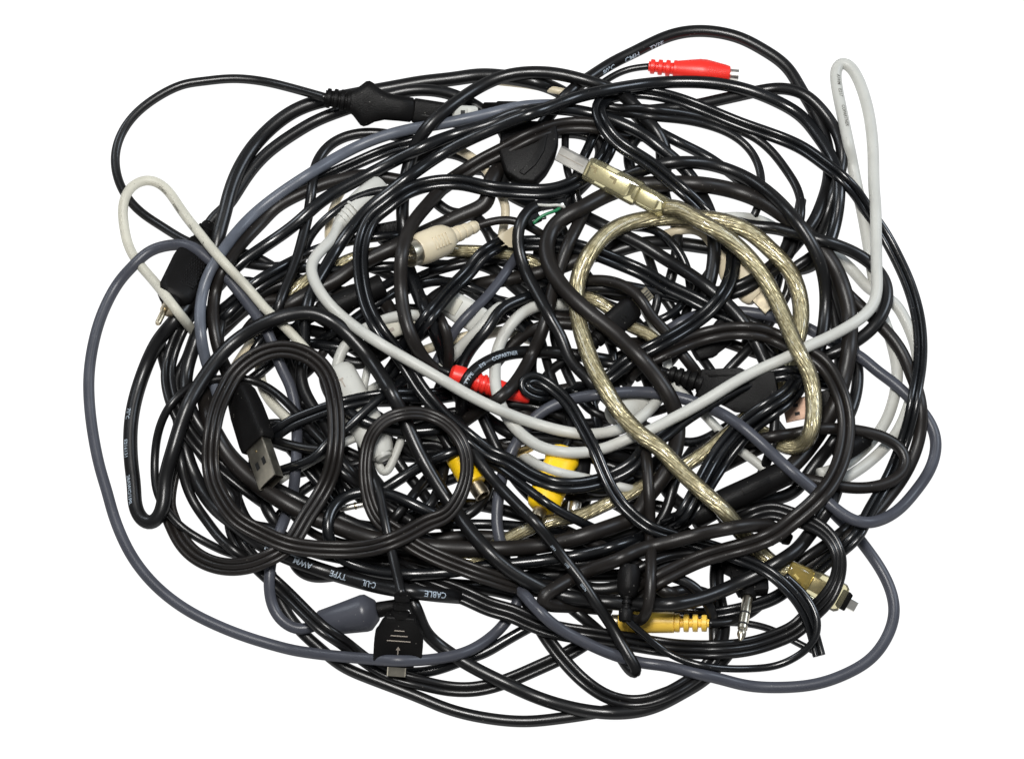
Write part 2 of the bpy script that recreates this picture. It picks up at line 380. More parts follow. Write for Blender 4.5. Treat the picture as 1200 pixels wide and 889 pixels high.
  '757,130,-0.5 760,130,-0.5 767,129,1 780,128,2 808,125,3 839,118,3.5 862,113,4 884,108,4 911,103,4 940,108,4 958,123,4 974,143,4 985,164,4 988,186,4 983,208,3 975,231,2 973,236,2 967,258,1.5 960,274,1 957,280,-0.5 956,283,-0.5'),
 ('K10', 'flat_cable', 'gloss', 3.7, 2, 'glossy black twin flex running down the far right edge with a bluish sheen',
  '730,108,-0.5 733,108,-0.5 740,108,4.5 754,108,5.3 769,110,6 796,117,6 830,130,6 866,145,6 898,156,6 920,164,7 942,174,7 965,191,7 988,209,7 1006,229,6 1019,251,5 1032,267,4 1048,296,3.5 1064,330,3.5 1075,366,3.5 1079,398,3.5 1078,431,3.5 1075,447,3.5 1070,476,3.5 1064,503,3.5 1055,528,3.5 1044,555,3.5 1028,584,3.5 1014,607,3 1008,625,2.5 988,643,2 965,661,2 952,674,1 948,678,-0.5 943,682,-0.5 939,686,-0.5'),
 ('K11', 'black_cable', 'matte', 6.4, 1, 'matte black cable slanting down behind the white hairpin to the right edge',
  '988,339,1 996,348,1 1014,364,1.5 1028,377,2 1046,396,2 1060,417,2 1068,440,2 1073,449,2 1080,478,2 1079,506,2 1072,532,2 1057,562,2 1039,585,2 1021,607,2 994,629,1.5 972,645,1 949,661,1 944,664,-0.5 939,668,-0.5 934,671,-0.5'),
 ('K12', 'thin_cable', 'black', 4.3, 1, "thin black wire fanning down under the clear six-pin plug's right side, outer of a pair",
  '708,124,3 736,129,3.5 740,125,4 767,129,4 796,132,4 826,139,4 852,148,4 884,160,4 909,182,4 927,208,4 932,213,4 940,240,3 939,254,2 934,274,1'),
 ('K13', 'thin_cable', 'black', 4.0, 1, 'thin black wire fanning down at the upper right, inner of a pair',
  '703,130,-0.5 706,130,-0.5 713,131,3 740,134,3.5 744,135,4 769,138,4 803,141,4 834,148,4 857,157,4 875,170,4 887,187,4 893,208,4 891,231,3 884,256,2 875,265,1'),
 ('K14', 'black_cable', 'gloss', 5.3, 1, 'bluish black cable passing beneath the thick arch right of the clear plug',
  '742,133,-0.5 745,138,-0.5 749,142,-0.5 754,146,2 780,159,3 803,171,3 830,184,3 852,200,2.5 875,218,2 895,233,1'),
 ('K15', 'black_cable', 'black', 6.5, 1, 'black cable bending from behind the clear plug down the right of the pile',
  '719,213,-0.5 725,210,-0.5 730,208,-0.5 736,206,2 740,204,3.5 776,192,5.5 803,190,5.5 830,192,5.5 857,200,5.5 884,213,5.5 911,234,5.5 931,256,5.5 938,265,5.5 954,290,5.5 964,316,5.5 968,344,5.5 967,370,5.3 963,398,5 958,418,4 949,434,2 938,454,1 934,459,-0.5 932,462,-0.5'),
 ('K16', 'black_cable', 'matte', 8.3, 1, 'thickest matte black cable swinging from the clear plug down through the centre',
  '911,560,2 929,546,2.5 947,526,3 965,499,3.5 980,472,3.5 989,442,4 994,420,4.5 996,398,5 996,368,5 989,339,5 979,314,5 965,294,4 949,278,4 934,262,4.5 924,257,4.8 906,243,5 875,228,5 841,219,5 808,215,4.5 767,216,3.5 750,216,3 718,225,5 695,236,6 672,250,6.5 666,251,7 649,264,7.3 640,283,7.5 641,305,7.8 656,333,8.4 686,363,8.6 718,388,8.5 744,413,8.4 760,429,8.3 765,436,8 783,461,7.5 793,485,5.8 794,514,5 788,539,4 774,564,3.5 756,583,3.5 749,603,4 718,616,4 672,631,4 628,640,4 582,643,3.5 538,643,3 492,639,3.5 448,633,4 414,625,4.3 389,614,4.3 376,611,4.3 358,603,4.3 326,585,4.3 297,564,4.3 274,543,4 258,521,3.5 246,494,2.5 240,470,2 239,447,1.5 240,441,-0.5 251,425,-0.5'),
 ('K17', 'black_cable', 'black', 6.6, 1, 'black cable lying alongside the thickest one at the lower left',
  '251,501,-0.5 253,504,-0.5 256,510,1 268,530,2 286,548,3 308,564,3.2 335,578,3.2 366,593,3.2 394,606,3.2 400,607,2.5 425,619,2 452,628,1'),
 ('K18', 'black_cable', 'black', 6.5, 1, 'thick black cable arching over the top middle behind the mains plug',
  '474,276,2 471,254,4 471,247,4.5 473,222,4.5 477,200,5 482,182,5.5 488,168,6.5 497,153,7 515,135,7.3 538,117,7.3 560,103,7.3 587,90,7 616,85,7 650,86,7 677,92,7 704,100,6.5 722,107,5 738,117,4 751,132,3.5 760,144,3.2 767,149,3.3 778,168,3 782,188,2 778,208,1'),
 ('K20', 'black_cable', 'matte', 6.9, 1, 'matte black cable dropping left of the cream round plug',
  '528,211,3 513,226,4 495,247,5 486,256,6 476,276,6.3 470,301,6.3 469,330,6.3 472,359,6.3 478,386,6.3 490,411,6.3 503,430,6 520,440,4 538,465,3 542,470,-0.5 544,473,-0.5'),
 ('K21', 'flat_cable', 'matte', 4.4, 2, 'black twin flex slanting across the upper middle in front of the big dark plug',
  '756,157,-0.5 749,157,-0.5 729,156,-0.5 722,154,3 704,148,4 672,146,4.5 650,149,5.2 616,162,5.5 587,178,5.5 560,191,5.5 551,198,5 533,209,3.5 517,220,2.5 511,224,-0.5 509,226,-0.5'),
 ('K22', 'flat_cable', 'gloss', 4.3, 2, 'black twin flex making a long S from top middle through the centre rightwards',
  '721,147,-0.5 720,151,-0.5 718,157,3 715,172,3.5 704,192,4 686,207,5 666,219,5.8 641,225,6 605,224,6 560,219,6 551,215,6.3 520,213,6.5 492,218,7 470,227,7.3 450,246,7.3 440,249,7.3 428,269,7.3 422,294,7.3 423,321,7.3 428,352,7.3 440,380,7.3 458,404,7 477,429,6.5 488,449,6.5 506,472,6.5 528,495,6.5 556,517,6.5 580,536,6.5 589,535,6.5 623,558,6.5 654,569,6.5 686,568,6.5 718,558,6.5 751,538,6 751,527,5 774,513,6.5 796,494,6.5 830,472,6.7 866,452,6.7 902,440,6.5 934,436,6 952,445,3 958,447,-0.5 979,449,-0.5 985,449,-0.5'),
 ('K23', 'flat_cable', 'matte', 4.9, 2, 'black twin flex forming the large ring on the right side',
  '731,447,4 740,431,5.5 762,420,6 796,404,6.3 830,392,6.5 862,387,6.5 888,388,6.5 916,398,6.7 929,407,6.8 960,420,7.5 974,438,8 985,460,8.3 992,488,8.5 991,517,8.5 983,548,8.5 965,578,8.5 942,600,8.5 920,617,8.5 916,622,8.3 886,636,8.3 852,645,8 819,655,7 792,668,6 767,681,5 751,692,4 745,696,-0.5 743,698,-0.5'),
 ('K24', 'ribbon_cable', 'matte', 3.2, 3, 'black three-core ribbon cable wound into two rings at the left and lower middle',
  '212,516,1.5 200,556,2 195,600,3 201,607,3 207,625,3 222,646,4 245,660,5 272,665,6.3 297,661,7 322,650,7.3 344,634,7.3 355,611,8 373,585,8.3 388,555,8.3 394,521,8.5 394,488,8.7 390,456,8.7 380,431,8.7 358,414,8.7 335,408,8.7 312,411,8.7 290,423,8.7 272,440,8.7 268,449,8.7 254,478,8.7 248,510,8.7 246,537,8.7 249,564,8.7 261,586,8.7 274,607,8.7 301,622,8.7 330,636,8.7 358,642,8.7 400,644,8.7 430,643,8.7 459,634,8.7 488,620,8.7 510,607,8.7 517,610,8.7,35 535,590,8.7,35 546,564,8.7,50 547,532,8.7,50 535,507,8.7,50 515,490,8.7,50 492,483,8.7,50 470,484,8.5,50 448,493,8.3,50 433,512,8,50 428,537,7.5,50 428,564,7,50 434,591,6.5,40 445,614,6,40 459,618,5.5 477,634,5.5 506,650,5.5 538,663,5.5 580,678,5.3 616,688,4.5 646,690,3.5 653,691,-0.5 656,691,-0.5'),
 ('K25', 'usb_cable', 'black', 4.8, 1, 'thin black cable running down to a flat black plug at the bottom',
  '426,501,-0.5 421,520,-0.5 423,526,4 433,546,7 443,571,7.3 450,604,7.3 458,643,7.5 465,672,7.2 471,697,7'),
 ('K26', 'printed_cable', 'black', 5.7, 1, 'black cable with tiny white print ending in a tight bend at the lower middle',
  '532,486,-0.5 534,488,-0.5 538,494,4 548,517,5.5 564,544,7 580,564,7.3 605,590,7.5 634,619,7.5 639,626,7.8 661,654,8 682,681,8.5 700,708,8.5 718,735,8.5 733,762,8.5 746,783,8.3 749,790,8 743,791,7 733,778,5 718,755,3.5 695,733,3 668,711,3 650,694,2'),
 ('K27', 'flat_cable', 'gloss', 3.5, 2, 'blue-sheened black twin flex bent over near the red plug and trailing lower right',
  '667,463,-0.5 664,463,-0.5 657,463,4 634,464,5 616,458,6 611,448,7.5 625,441,8.3 646,453,8.5 666,472,8.7 682,499,8.7 697,528,8.7 708,555,8.7 722,582,8.7 738,600,8.5 756,615,8 767,621,7.8 794,629,6.8 816,638,6.5 841,645,6.5 866,654,7.5 898,668,8 920,686,8 936,704,8 949,728,8 954,746,7 960,768,6'),
 ('K28', 'jack_cable', 'gloss', 3.6, 1, 'thin glossy black wire curling round the lower right from a small round black head',
  '733,722,6 735,728,7 754,742,7.5 772,758,7.3 794,771,7.3 819,779,7.3 848,783,7.3 880,783,7.3 911,780,7.3 934,769,7.5 952,755,8 960,735,8 954,712,8 940,692,8 924,678,7 920,674,5'),
 ('K29', 'black_cable', 'matte', 5.7, 1, 'matte black cable hanging straight down right of centre and hooking round the yellow plug',
  '750,478,-0.5 750,481,-0.5 751,488,3 754,517,5 757,528,6 759,555,6.3 761,586,6.5 762,620,6.8 762,632,7 763,658,8.3 762,690,8.3 759,717,8.3 750,733,7.5 747,733,5 736,722,3'),
 ('K30', 'rca_cable', 'black', 3.2, 1, 'thin black lead to the red phono plug lying out at the top',
  '695,105,2 713,92,3 731,82,3 754,78,3 762,78,3'),
 ('K31', 'thin_cable', 'black', 3.6, 1, 'thin black wire hanging upright behind the silver plug tip',
  '663,146,1 662,172,1 663,195,1 669,215,1 677,231,1 680,237,-0.5 681,240,-0.5'),
 ('K33', 'flat_cable', 'gloss', 4.0, 2, 'glossy black twin flex across the light grey plug left of centre',
  '309,565,-0.5 304,561,-0.5 297,544,-0.5 302,526,-0.5 306,521,3 322,509,4.5 340,495,5.5 362,487,6 380,480,5.5 402,473,5.5 436,466,5.5 470,463,5.5 499,464,5 526,462,4 533,461,-0.5 536,461,-0.5'),
 ('K34', 'thin_cable', 'black', 4.1, 1, 'thin black wire looping at the left edge and running under the black USB plug',
  '309,653,-0.5 306,653,-0.5 299,652,1.5 274,650,2 239,634,3 208,614,3.5 195,597,4 184,580,4.5 181,543,5 186,502,5.3 202,470,5.3 225,451,5.3 254,444,5 292,444,5 312,452,5 333,468,5 353,490,4.5 371,510,4 391,530,3'),
 ('K35', 'black_cable', 'black', 4.8, 1, 'black wire running level from behind the silver USB tip',
  '308,510,3 324,517,4 346,523,4 371,527,4 394,528,4'),
 ('K36', 'thin_cable', 'gloss', 4.4, 1, 'thin glossy black wire slanting up from below the USB tip past the light grey plug',
  '317,555,3 330,550,4 353,543,4.5 376,532,4.8 380,518,5 402,506,5.8 425,484,5.8 448,464,5.8 474,446,5 490,431,3'),
 ('K37', 'black_cable', 'gloss', 6.3, 1, 'glossy black cable passing level behind the small ring',
  '380,435,-0.5 381,454,-0.5 384,460,3 399,477,4 414,488,4.5 432,496,4.8 459,504,5.3 488,506,5.3 515,503,4.8 535,498,3'),
 ('K38', 'black_cable', 'gloss', 5.8, 1, 'glossy black cable climbing inside the small ring to the right',
  '436,582,3 450,573,4.5 470,560,5 492,546,5.3 515,535,5.3 538,528,5 560,519,3'),
 ('K39', 'black_cable', 'gloss', 5.9, 1, 'glossy black cable with a small arch at the lower left, then level along the bottom',
  '520,607,4 497,597,5 477,587,5.3 454,578,5.5 430,576,5.8 409,578,6 394,589,6 384,604,6.3 383,620,6 387,638,5.5 398,654,5 420,664,4.6 448,671,4.6 474,673,4.6 506,672,4.6 538,669,4.5 560,664,4.5 605,660,4.7 650,655,4.7 695,647,5 740,634,5 760,625,4 766,622,-0.5 769,621,-0.5'),
 ('K40', 'printed_cable', 'black', 7.4, 1, 'thick black cable with large white upside-down print along the bottom left',
  '208,476,1.5 220,539,2 237,575,2.5 258,602,3 268,607,3.5 290,627,4.5 317,644,5 340,654,5.3 366,664,5.5 400,675,5.5 414,679,5.5 448,688,5.5 481,693,5.3 515,697,5 542,699,3'),
 ('K41', 'black_cable', 'black', 6.7, 1, 'thick black cable swinging from the flat black plug along the bottom edge',
  '469,682,-0.5 470,684,-0.5 474,690,2 488,712,3 497,740,4 523,762,3.5 557,783,3.5 590,799,3 630,817,3 670,829,3 710,835,3 743,834,2.5 770,827,2.5 800,811,2.5 827,795,2.5 847,773,2 851,768,-0.5 855,764,-0.5 858,759,-0.5'),
 ('K42', 'black_cable', 'black', 5.9, 1, 'black cable forming the lowest edge of the pile',
  '317,672,0.5 323,690,1 335,717,1 353,740,1 376,760,1 400,780,1 443,798,1 483,813,1 530,832,1 577,842,1 617,845,1 657,841,1 697,835,1 737,826,0.5 783,810,0.5'),
 ('K43', 'flat_cable', 'black', 4.1, 2, 'black twin flex slanting from the left ring down to the bottom edge',
  '276,573,-0.5 275,579,-0.5 275,585,-0.5 274,591,2 270,616,2 283,643,2.3 306,668,2.5 330,689,3 358,717,3 384,742,3 394,746,3 425,771,2.5 454,789,2.3 487,798,2.3 527,807,2.3 560,807,2.3 593,798,2.5 630,782,2.5 663,767,2.5 690,750,2.5'),
 ('K44', 'black_cable', 'gloss', 5.5, 1, "glossy black cable curving up from behind the flat black plug's silver tip",
  '461,789,-0.5 467,788,-0.5 473,787,-0.5 479,787,2 487,789,2.2 517,783,2.5 557,768,2.8 560,769,3 594,749,3 625,732,2.5'),
 ('K45', 'flat_cable', 'black', 3.9, 2, 'black twin flex hanging in a deep curve at the bottom right',
  '616,699,2 634,737,2.5 657,769,2.8 682,796,2.8 713,817,2.8 743,823,2.8 770,818,2.8 803,801,3.3 823,787,3.3 839,766,3.5 848,744,3 846,717,2.5 841,697,1.5 840,691,-0.5 839,672,-0.5 842,654,-0.5 843,648,-0.5'),
 ('K46', 'ribbon_cable', 'black', 3.5, 3, 'black three-core ribbon cable running along under the yellow plug and ringing the gold four-pin plug',
  '457,659,-0.5 460,661,-0.5 466,664,2.5 492,677,3.3 520,688,3.5 549,699,3.5 580,714,3.5 594,715,3.5 623,729,3.5 650,738,3.5 695,745,4 729,750,4.5 760,755,5 785,759,5.5 830,761,5.5 875,758,5.5 911,747,5.5 940,733,5.5 942,726,6,15 965,707,6.5,15 980,683,7,45 985,658,7,50 978,634,7,50 960,617,7,40 938,607,7,15 920,604,7,15 911,596,6.5,15 884,603,6.3,15 862,614,6,15 856,616,-0.5 850,616,-0.5 844,615,-0.5'),
 ('K48', 'thin_cable', 'gloss', 3.4, 1, 'thin bluish wire between the jack tip and the twin flex at the lower right',
  '830,728,1.5 839,729,2 866,729,2.5 893,733,2.5 916,742,2.5 934,753,2 956,763,1'),
 ('K49', 'flat_cable', 'gloss', 3.6, 2, 'black twin flex passing behind the jack pin',
  '774,714,-0.5 780,715,-0.5 786,716,-0.5 792,717,2 826,720,2.5 857,716,3 888,708,3.3 916,697,3 934,679,2'),
 ('K50', 'black_cable', 'black', 5.4, 1, 'black cable crossing behind the lower right corner bundle',
  '920,674,2 938,657,2.3 960,643,2.5 981,628,2 996,614,1 1001,611,-0.5 1007,609,-0.5 1013,607,-0.5'),
 ('K51', 'black_cable', 'matte', 5.9, 1, 'matte black cable making a small ring out at the right edge',
  '866,520,-0.5 872,519,-0.5 878,517,-0.5 884,516,4 911,510,6 940,507,6.5 947,503,7 983,502,7.5 1010,505,8 1037,512,8.3 1056,524,8.5 1064,539,8.5 1059,555,8.3 1042,566,8.2 1014,572,8 983,570,6.5 960,564,5 934,560,4 927,559,-0.5 924,558,-0.5'),
 ('K52', 'black_cable', 'black', 6.3, 1, 'black cable looping behind the base of the white hairpin',
  '847,257,-0.5 851,257,-0.5 857,259,2.5 875,265,4 909,267,4.3 936,275,4.5 956,280,4.5 983,288,4.5 1006,298,4.5 1026,313,4.3 1039,330,4.3 1041,348,4.3 1034,370,4.3 1019,389,4.2 1003,400,4 985,411,3.5 965,418,3 947,422,2'),
 ('K53', 'black_cable', 'black', 6.6, 1, 'thick black cable slanting from under the clear cable down to the right of centre',
  '677,250,-0.5 680,251,-0.5 686,254,3 708,265,4 731,276,4.5 760,290,5 767,296,5.3 794,312,5.3 821,330,5.3 841,346,5.3 862,366,5 875,382,4.5 888,404,4.3 899,431,4 902,434,3'),
 ('K54', 'flat_cable', 'gloss', 4.0, 2, 'glossy black twin flex hooked beside the clear plug, sweeping back left in a bow',
  '735,108,-0.5 732,109,-0.5 726,111,5 711,113,6 700,124,7.5 705,143,7.7 722,166,7.7 762,192,7.7 785,211,7.7 812,234,7.7 834,256,7.7 850,267,7.5 859,292,7.5 859,314,7.5 852,337,7.5 834,362,7.5 808,382,7.5 774,402,7.3 740,420,6.5 718,438,5.5 695,452,4.5 672,460,3 666,462,-0.5 663,463,-0.5'),
 ('K55', 'black_cable', 'black', 6.8, 1, 'short upright black cable under the clear loop at the right',
  '814,215,-0.5 817,220,-0.5 820,226,-0.5 823,231,2 834,254,3 837,285,4 836,312,4 831,334,3.5 823,357,2'),
 ('K56', 'flat_cable', 'gloss', 4.3, 2, 'glossy black twin flex slanting down right of the clear loop',
  '590,287,-0.5 593,286,-0.5 600,286,2.5 616,285,3 646,285,3.5 672,288,4 700,297,4.3 729,309,4.5 760,322,4.5 774,333,4.5 808,348,4.5 834,362,4.3 866,375,3.8 893,387,3.3 913,409,2 917,414,-0.5 920,419,-0.5 923,424,-0.5'),
 ('K57', 'flat_cable', 'black', 4.6, 2, 'black twin flex across the cream plug at the right',
  '816,350,-0.5 819,349,-0.5 826,348,2 857,342,3.3 884,330,3.5 906,314,3.3 927,290,2.5 929,262,1.5'),
 ('K58', 'black_cable', 'black', 6.0, 1, 'black cable hooked over at the centre top and slanting down to the right',
  '660,236,-0.5 657,237,-0.5 650,238,4 632,240,5.5 628,239,6.3 612,254,6.5 606,274,6.7 608,296,6.7 618,323,6.7 632,348,7 646,375,7.2 661,400,7.5 666,422,7.3 682,436,7 700,456,5 718,474,3'),
 ('K59', 'black_cable', 'matte', 6.4, 1, 'matte black cable running down past the thickest cable to the red plug',
  '692,236,-0.5 690,238,-0.5 686,244,4 677,265,4.3 666,285,4.3 657,310,4.3 648,339,4.5 641,370,5 632,398,5.6 621,420,5.8 610,440,5.8 597,457,5.5 580,471,5 560,482,4 546,492,3 540,496,-0.5 538,498,-0.5'),
 ('K60', 'printed_cable', 'black', 6.3, 1, 'black cable arched over the red plug with white print along its bend',
  '541,491,-0.5 541,488,-0.5 541,481,4 540,465,6.5 545,446,7.5 558,431,7.5 574,422,7.5 594,414,7 618,412,5.2 650,413,5 677,416,4 700,420,3 706,421,-0.5 712,422,-0.5 718,423,-0.5'),
 ('K61', 'black_cable', 'gloss', 5.6, 1, 'glossy black cable curving up beside the pale wire above the red plug',
  '538,438,4 543,423,5 552,408,5.3 567,391,5.3 580,376,5.3 578,369,5.3 594,357,5 614,350,4.5 639,342,3.5 645,340,-0.5 649,339,-0.5'),
 ('K62', 'flat_cable', 'gloss', 4.2, 2, 'glossy black twin flex slanting down left from behind the hooked cable at centre',
  '601,278,-0.5 598,280,-0.5 592,283,2.5 576,291,4 560,301,5 556,312,5.5 528,339,5.7 506,366,5.7 488,391,5.7 472,413,5 459,436,4 454,438,3 451,443,-0.5 448,449,-0.5 447,454,-0.5'),
 ('K63', 'black_cable', 'gloss', 6.8, 1, 'thick glossy black cable below the metal mouth of the cream plug',
  '470,292,-0.5 477,310,-0.5 479,316,3 485,332,4 495,357,4.3 506,380,4.5 516,402,4.3 524,427,4 526,433,-0.5 527,437,-0.5'),
 ('K64', 'black_cable', 'matte', 5.2, 1, "short matte black cable dropping to the red plug's left end",
  '491,347,-0.5 497,349,-0.5 502,353,-0.5 506,357,3 515,370,4.7 524,391,5 527,413,5 526,431,4.5 524,438,3'),
 ('K65', 'black_cable', 'matte', 8.0, 1, 'very thick matte black cable slanting behind the cream round plug',
  '287,396,-0.5 296,379,-0.5 301,375,2 326,364,3 344,354,3.3 371,339,3.5 400,326,3.5 409,316,3.5 438,301,3.5 466,288,3.5 488,277,3.3 515,265,3 546,250,3 574,238,3 571,213,2 587,197,1 590,192,-0.5 593,187,-0.5 595,181,-0.5'),
 ('K66', 'black_cable', 'gloss', 5.0, 1, 'glossy black cable slanting behind the off-white wire, upper of two',
  '250,369,-0.5 255,366,-0.5 260,363,-0.5 265,359,2 290,337,3.3 317,319,3.5 344,305,3.5 376,290,3.5 394,286,3.5 414,281,3.7 448,277,3.7 470,276,3 477,276,-0.5 480,276,-0.5'),
 ('K67', 'black_cable', 'gloss', 5.0, 1, 'glossy black cable slanting behind the off-white wire, lower of two',
  '251,384,-0.5 253,382,-0.5 258,377,2 276,360,2.7 304,337,3 330,323,3 362,311,3 384,318,2.5 425,314,3 448,312,3.5 466,312,3 473,312,-0.5 476,312,-0.5'),
 ('K68', 'black_cable', 'black', 5.2, 1, 'black cable looping over the pale slate cable and dropping through the upper left',
  '488,165,-0.5 482,164,-0.5 476,162,-0.5 470,161,2 454,157,2.5 420,156,3 394,164,3.5 380,175,4 369,193,5 366,218,5.3 363,240,5.5 361,254,5.5 353,285,5.3 344,316,5 329,350,4.3 322,375,3'),
 ('K69', 'flat_cable', 'gloss', 3.4, 2, 'thin black twin flex under the pale slate cable at the top left',
  '497,164,3.5 481,168,4 448,178,4 414,193,4 380,208,3.5 371,212,3 353,226,2 347,229,-0.5 344,231,-0.5'),
 ('K70', 'thin_cable', 'gloss', 4.0, 1, 'thin glossy black wire arching over the light grey collar',
  '474,222,5 454,222,5.5 425,228,6 398,243,6 380,258,6 366,272,5.7 358,287,4.5 355,303,3 353,309,-0.5 352,313,-0.5'),
 ('K71', 'thin_cable', 'gloss', 3.8, 1, 'thin glossy wire glimpsed under the big black arch at the left',
  '286,429,2.5 299,406,3 312,390,3.3 330,373,3 344,366,2'),
 ('K72', 'flat_cable', 'black', 4.0, 2, 'black twin flex hugging the left edge of the pile behind the printed cable',
  '232,351,1.5 208,394,1.5 196,435,1.5 200,465,1.5 215,499,2 239,530,2.5 269,556,2.5 299,580,2 304,584,-0.5 309,587,-0.5 314,590,-0.5'),
 ('K73', 'black_cable', 'black', 6.8, 1, 'black cable going straight down at the left edge inside the pale slate cable',
  '241,365,-0.5 240,369,-0.5 238,375,1.5 229,402,2 222,420,2 217,445,2 220,474,2 232,496,2.3 252,524,2.3'),
 ('K75', 'black_cable', 'black', 5.0, 1, 'black cable drooping at the lower left outside the ring',
  '208,504,-0.5 208,507,-0.5 209,514,2 212,539,3 217,566,3 230,594,3 248,617,3.3 252,625,3.3 274,645,3 297,660,2'),
 ('K77', 'black_cable', 'black', 5.4, 1, "short black cable hanging behind the yellow plug's grooved tail",
  '776,672,3 798,678,4 816,688,4 830,706,3.5 837,726,3.3 837,746,3 837,766,2'),
 ('K78', 'black_cable', 'matte', 5.6, 1, 'matte black cable crossing over the black mini plug',
  '677,330,3.5 695,328,4 718,329,4.5 740,339,5.5 758,358,5.7 758,366,5.5 780,387,5.3 796,411,4 812,430,3 816,435,-0.5 819,440,-0.5 822,445,-0.5'),
 ('K79', 'thin_cable', 'gloss', 4.2, 1, 'thin glossy wire curling down inside the clear loop',
  '734,266,-0.5 737,267,-0.5 744,267,2.5 762,266,3 783,279,3.3 800,300,3.3 808,323,3 809,339,2 810,346,-0.5 810,349,-0.5'),
 ('K80', 'thin_cable', 'gloss', 4.0, 1, 'thin glossy wire curving under the twin flex right of the mini plug',
  '750,384,-0.5 756,382,-0.5 761,379,-0.5 767,377,1.5 780,373,2 795,363,2.3 804,350,2 812,332,1.5 814,326,-0.5 815,322,-0.5'),
 ('K81', 'black_cable', 'black', 5.0, 1, 'black cable rising from the black dongle through the clear loop at the right',
  '837,455,-0.5 848,439,-0.5 852,434,1 880,406,1.5 900,382,2 913,359,2 927,339,2 924,314,2 942,308,1.5 958,294,1'),
 ('K83', 'flat_cable', 'gloss', 4.0, 2, 'black twin flex climbing through the lower right beside the clear cable, left of two',
  '771,618,-0.5 774,616,-0.5 780,614,4 792,614,5 814,578,5.5 830,547,5.7 846,522,5.7 866,500,5.7 893,479,5.7 916,465,5.7 931,452,5 936,434,4'),
 ('K84', 'flat_cable', 'gloss', 4.0, 2, 'black twin flex climbing through the lower right beside the clear cable, right of two',
  '783,621,-0.5 786,620,-0.5 792,616,4 805,611,4.7 828,571,5.2 844,546,5.2 862,521,5.2 884,498,5.2 911,479,5.2 931,463,5 940,445,4 943,439,-0.5 945,436,-0.5'),
 ('K85', 'black_cable', 'black', 5.0, 1, 'upright black cable in front of the black dongle at the right',
  '903,434,2 906,454,4.5 908,488,4.5 906,519,4 898,542,3 896,548,-0.5 888,566,-0.5'),
 ('K87', 'dongle_cable', 'black', 4.5, 1, 'black cable with a ribbed tail and a flat black dongle right of centre',
  '787,438,4 775,436,3.5 755,430,3 730,428,2 700,425,1 693,424,-0.5 690,424,-0.5'),
 ('K88', 'din_cable', 'matte', 4.0, 1, 'black lead with the cream round multi-pin plug above the centre',
  '556,266,5 570,261,5 580,258,5 594,256,5 605,258,4.5 623,267,3 641,278,2'),
 ('K89', 'usb_cable', 'black', 4.6, 1, 'black cable with the silver USB plug inside the left ring',
  '281,458,4.5 272,440,4 260,420,3 256,395,2 262,370,1.5 264,364,-0.5 267,359,-0.5 271,355,-0.5'),
 ('K90', 'rca_cable', 'black', 4.0, 1, 'black lead to the red phono plug under the white cable at the centre',
  '529,438,6 515,431,5.7 502,430,5 486,434,4 470,442,3 464,444,-0.5 459,446,-0.5 453,447,-0.5'),
 ('K91', 'rca_cable', 'black', 4.6, 1, 'black lead of the big yellow phono plug at the centre bottom',
  '655,535,3.5 665,520,3 672,500,2 664,480,1.5 662,474,-0.5 661,470,-0.5'),
 ('K92', 'rca_cable', 'black', 4.4, 1, 'black lead of the small yellow phono plug behind the small ring',
  '533,533,3.5 522,518,3 512,500,2.5 500,480,2'),
 ('K93', 'jack_cable', 'black', 4.6, 1, 'black lead with the right-angled audio jack showing its silver pin at the lower right',
  '868,662,3.4 845,655,4.3 825,648,4.5 800,648,4 770,655,3 740,670,2'),
 ('K94', 'rca_cable', 'black', 4.0, 1, 'black lead with the yellow plug lying level at the lower right',
  '829,730,4.5 845,731,4 862,728,3 880,720,2 885,717,-0.5 890,713,-0.5 893,708,-0.5'),
 ('K95', 'mini_usb_cable', 'black', 4.6, 1, 'black lead with the small black mini plug right of centre',
  '694,402,4.5 682,412,4 668,420,3 650,428,2 645,432,-0.5 635,448,-0.5'),
 ('K96', 'barrel_cable', 'black', 5.5, 1, 'black lead into the long round black barrel at the lower right',
  '812,606,4.5 800,612,4 780,625,3 760,640,2'),
 ('K97', 'ribbed_cable', 'black', 4.6, 1, 'black lead whose ribbed plug tail sits left of the black dongle',
  '720,447,4.3 708,452,4 690,456,3 670,460,2'),
 ('K98', 'cream_cable', 'cream', 4.6, 1, 'cream lead ending in a cream flat plug under the clear loops at the right',
  '850,306,2 838,296,1.8 832,280,1.6 820,268,1.5 800,268,1.3 780,275,1 774,277,-0.5 770,278,-0.5'),
 ('K99', 'barrel_cable', 'black', 5.5, 1, 'black cable into the thick black sleeve left of the cream round plug',
  '376,366,2.4 362,372,2 345,384,1.5 330,400,1 325,405,-0.5 323,407,-0.5'),
 ('F1', 'buried_cable', 'gloss', 4.6, 1, 'thin glossy black cable low between the big left loop and the cream round plug',
  '367,403,-0.5 370,401,-0.5 376,398,0.8 402,384,0.8 425,366,0.8 448,352,0.8 468,339,0.8 488,326,0.8 494,323,-0.5 497,322,-0.5'),
 ('F2', 'buried_cable', 'gloss', 4.4, 1, 'thin glossy black cable low between the black sleeve and the cream round plug',
  '394,375,0.8 414,357,0.8 434,344,0.8 454,332,0.8 474,323,0.8'),
 ('F3', 'buried_cable', 'gloss', 4.6, 1, 'thin glossy black cable low between the black sleeve and the slate wire',
  '470,343,-0.5 473,341,-0.5 479,339,0.8 497,331,0.8 524,329,0.8 551,336,0.8 580,350,0.8 594,357,0.8 623,384,0.8 628,389,-0.5 630,391,-0.5'),
 ('F4', 'buried_cable', 'gloss', 4.6, 1, 'thin glossy black cable low between the cream round plug and the red plug at centre',
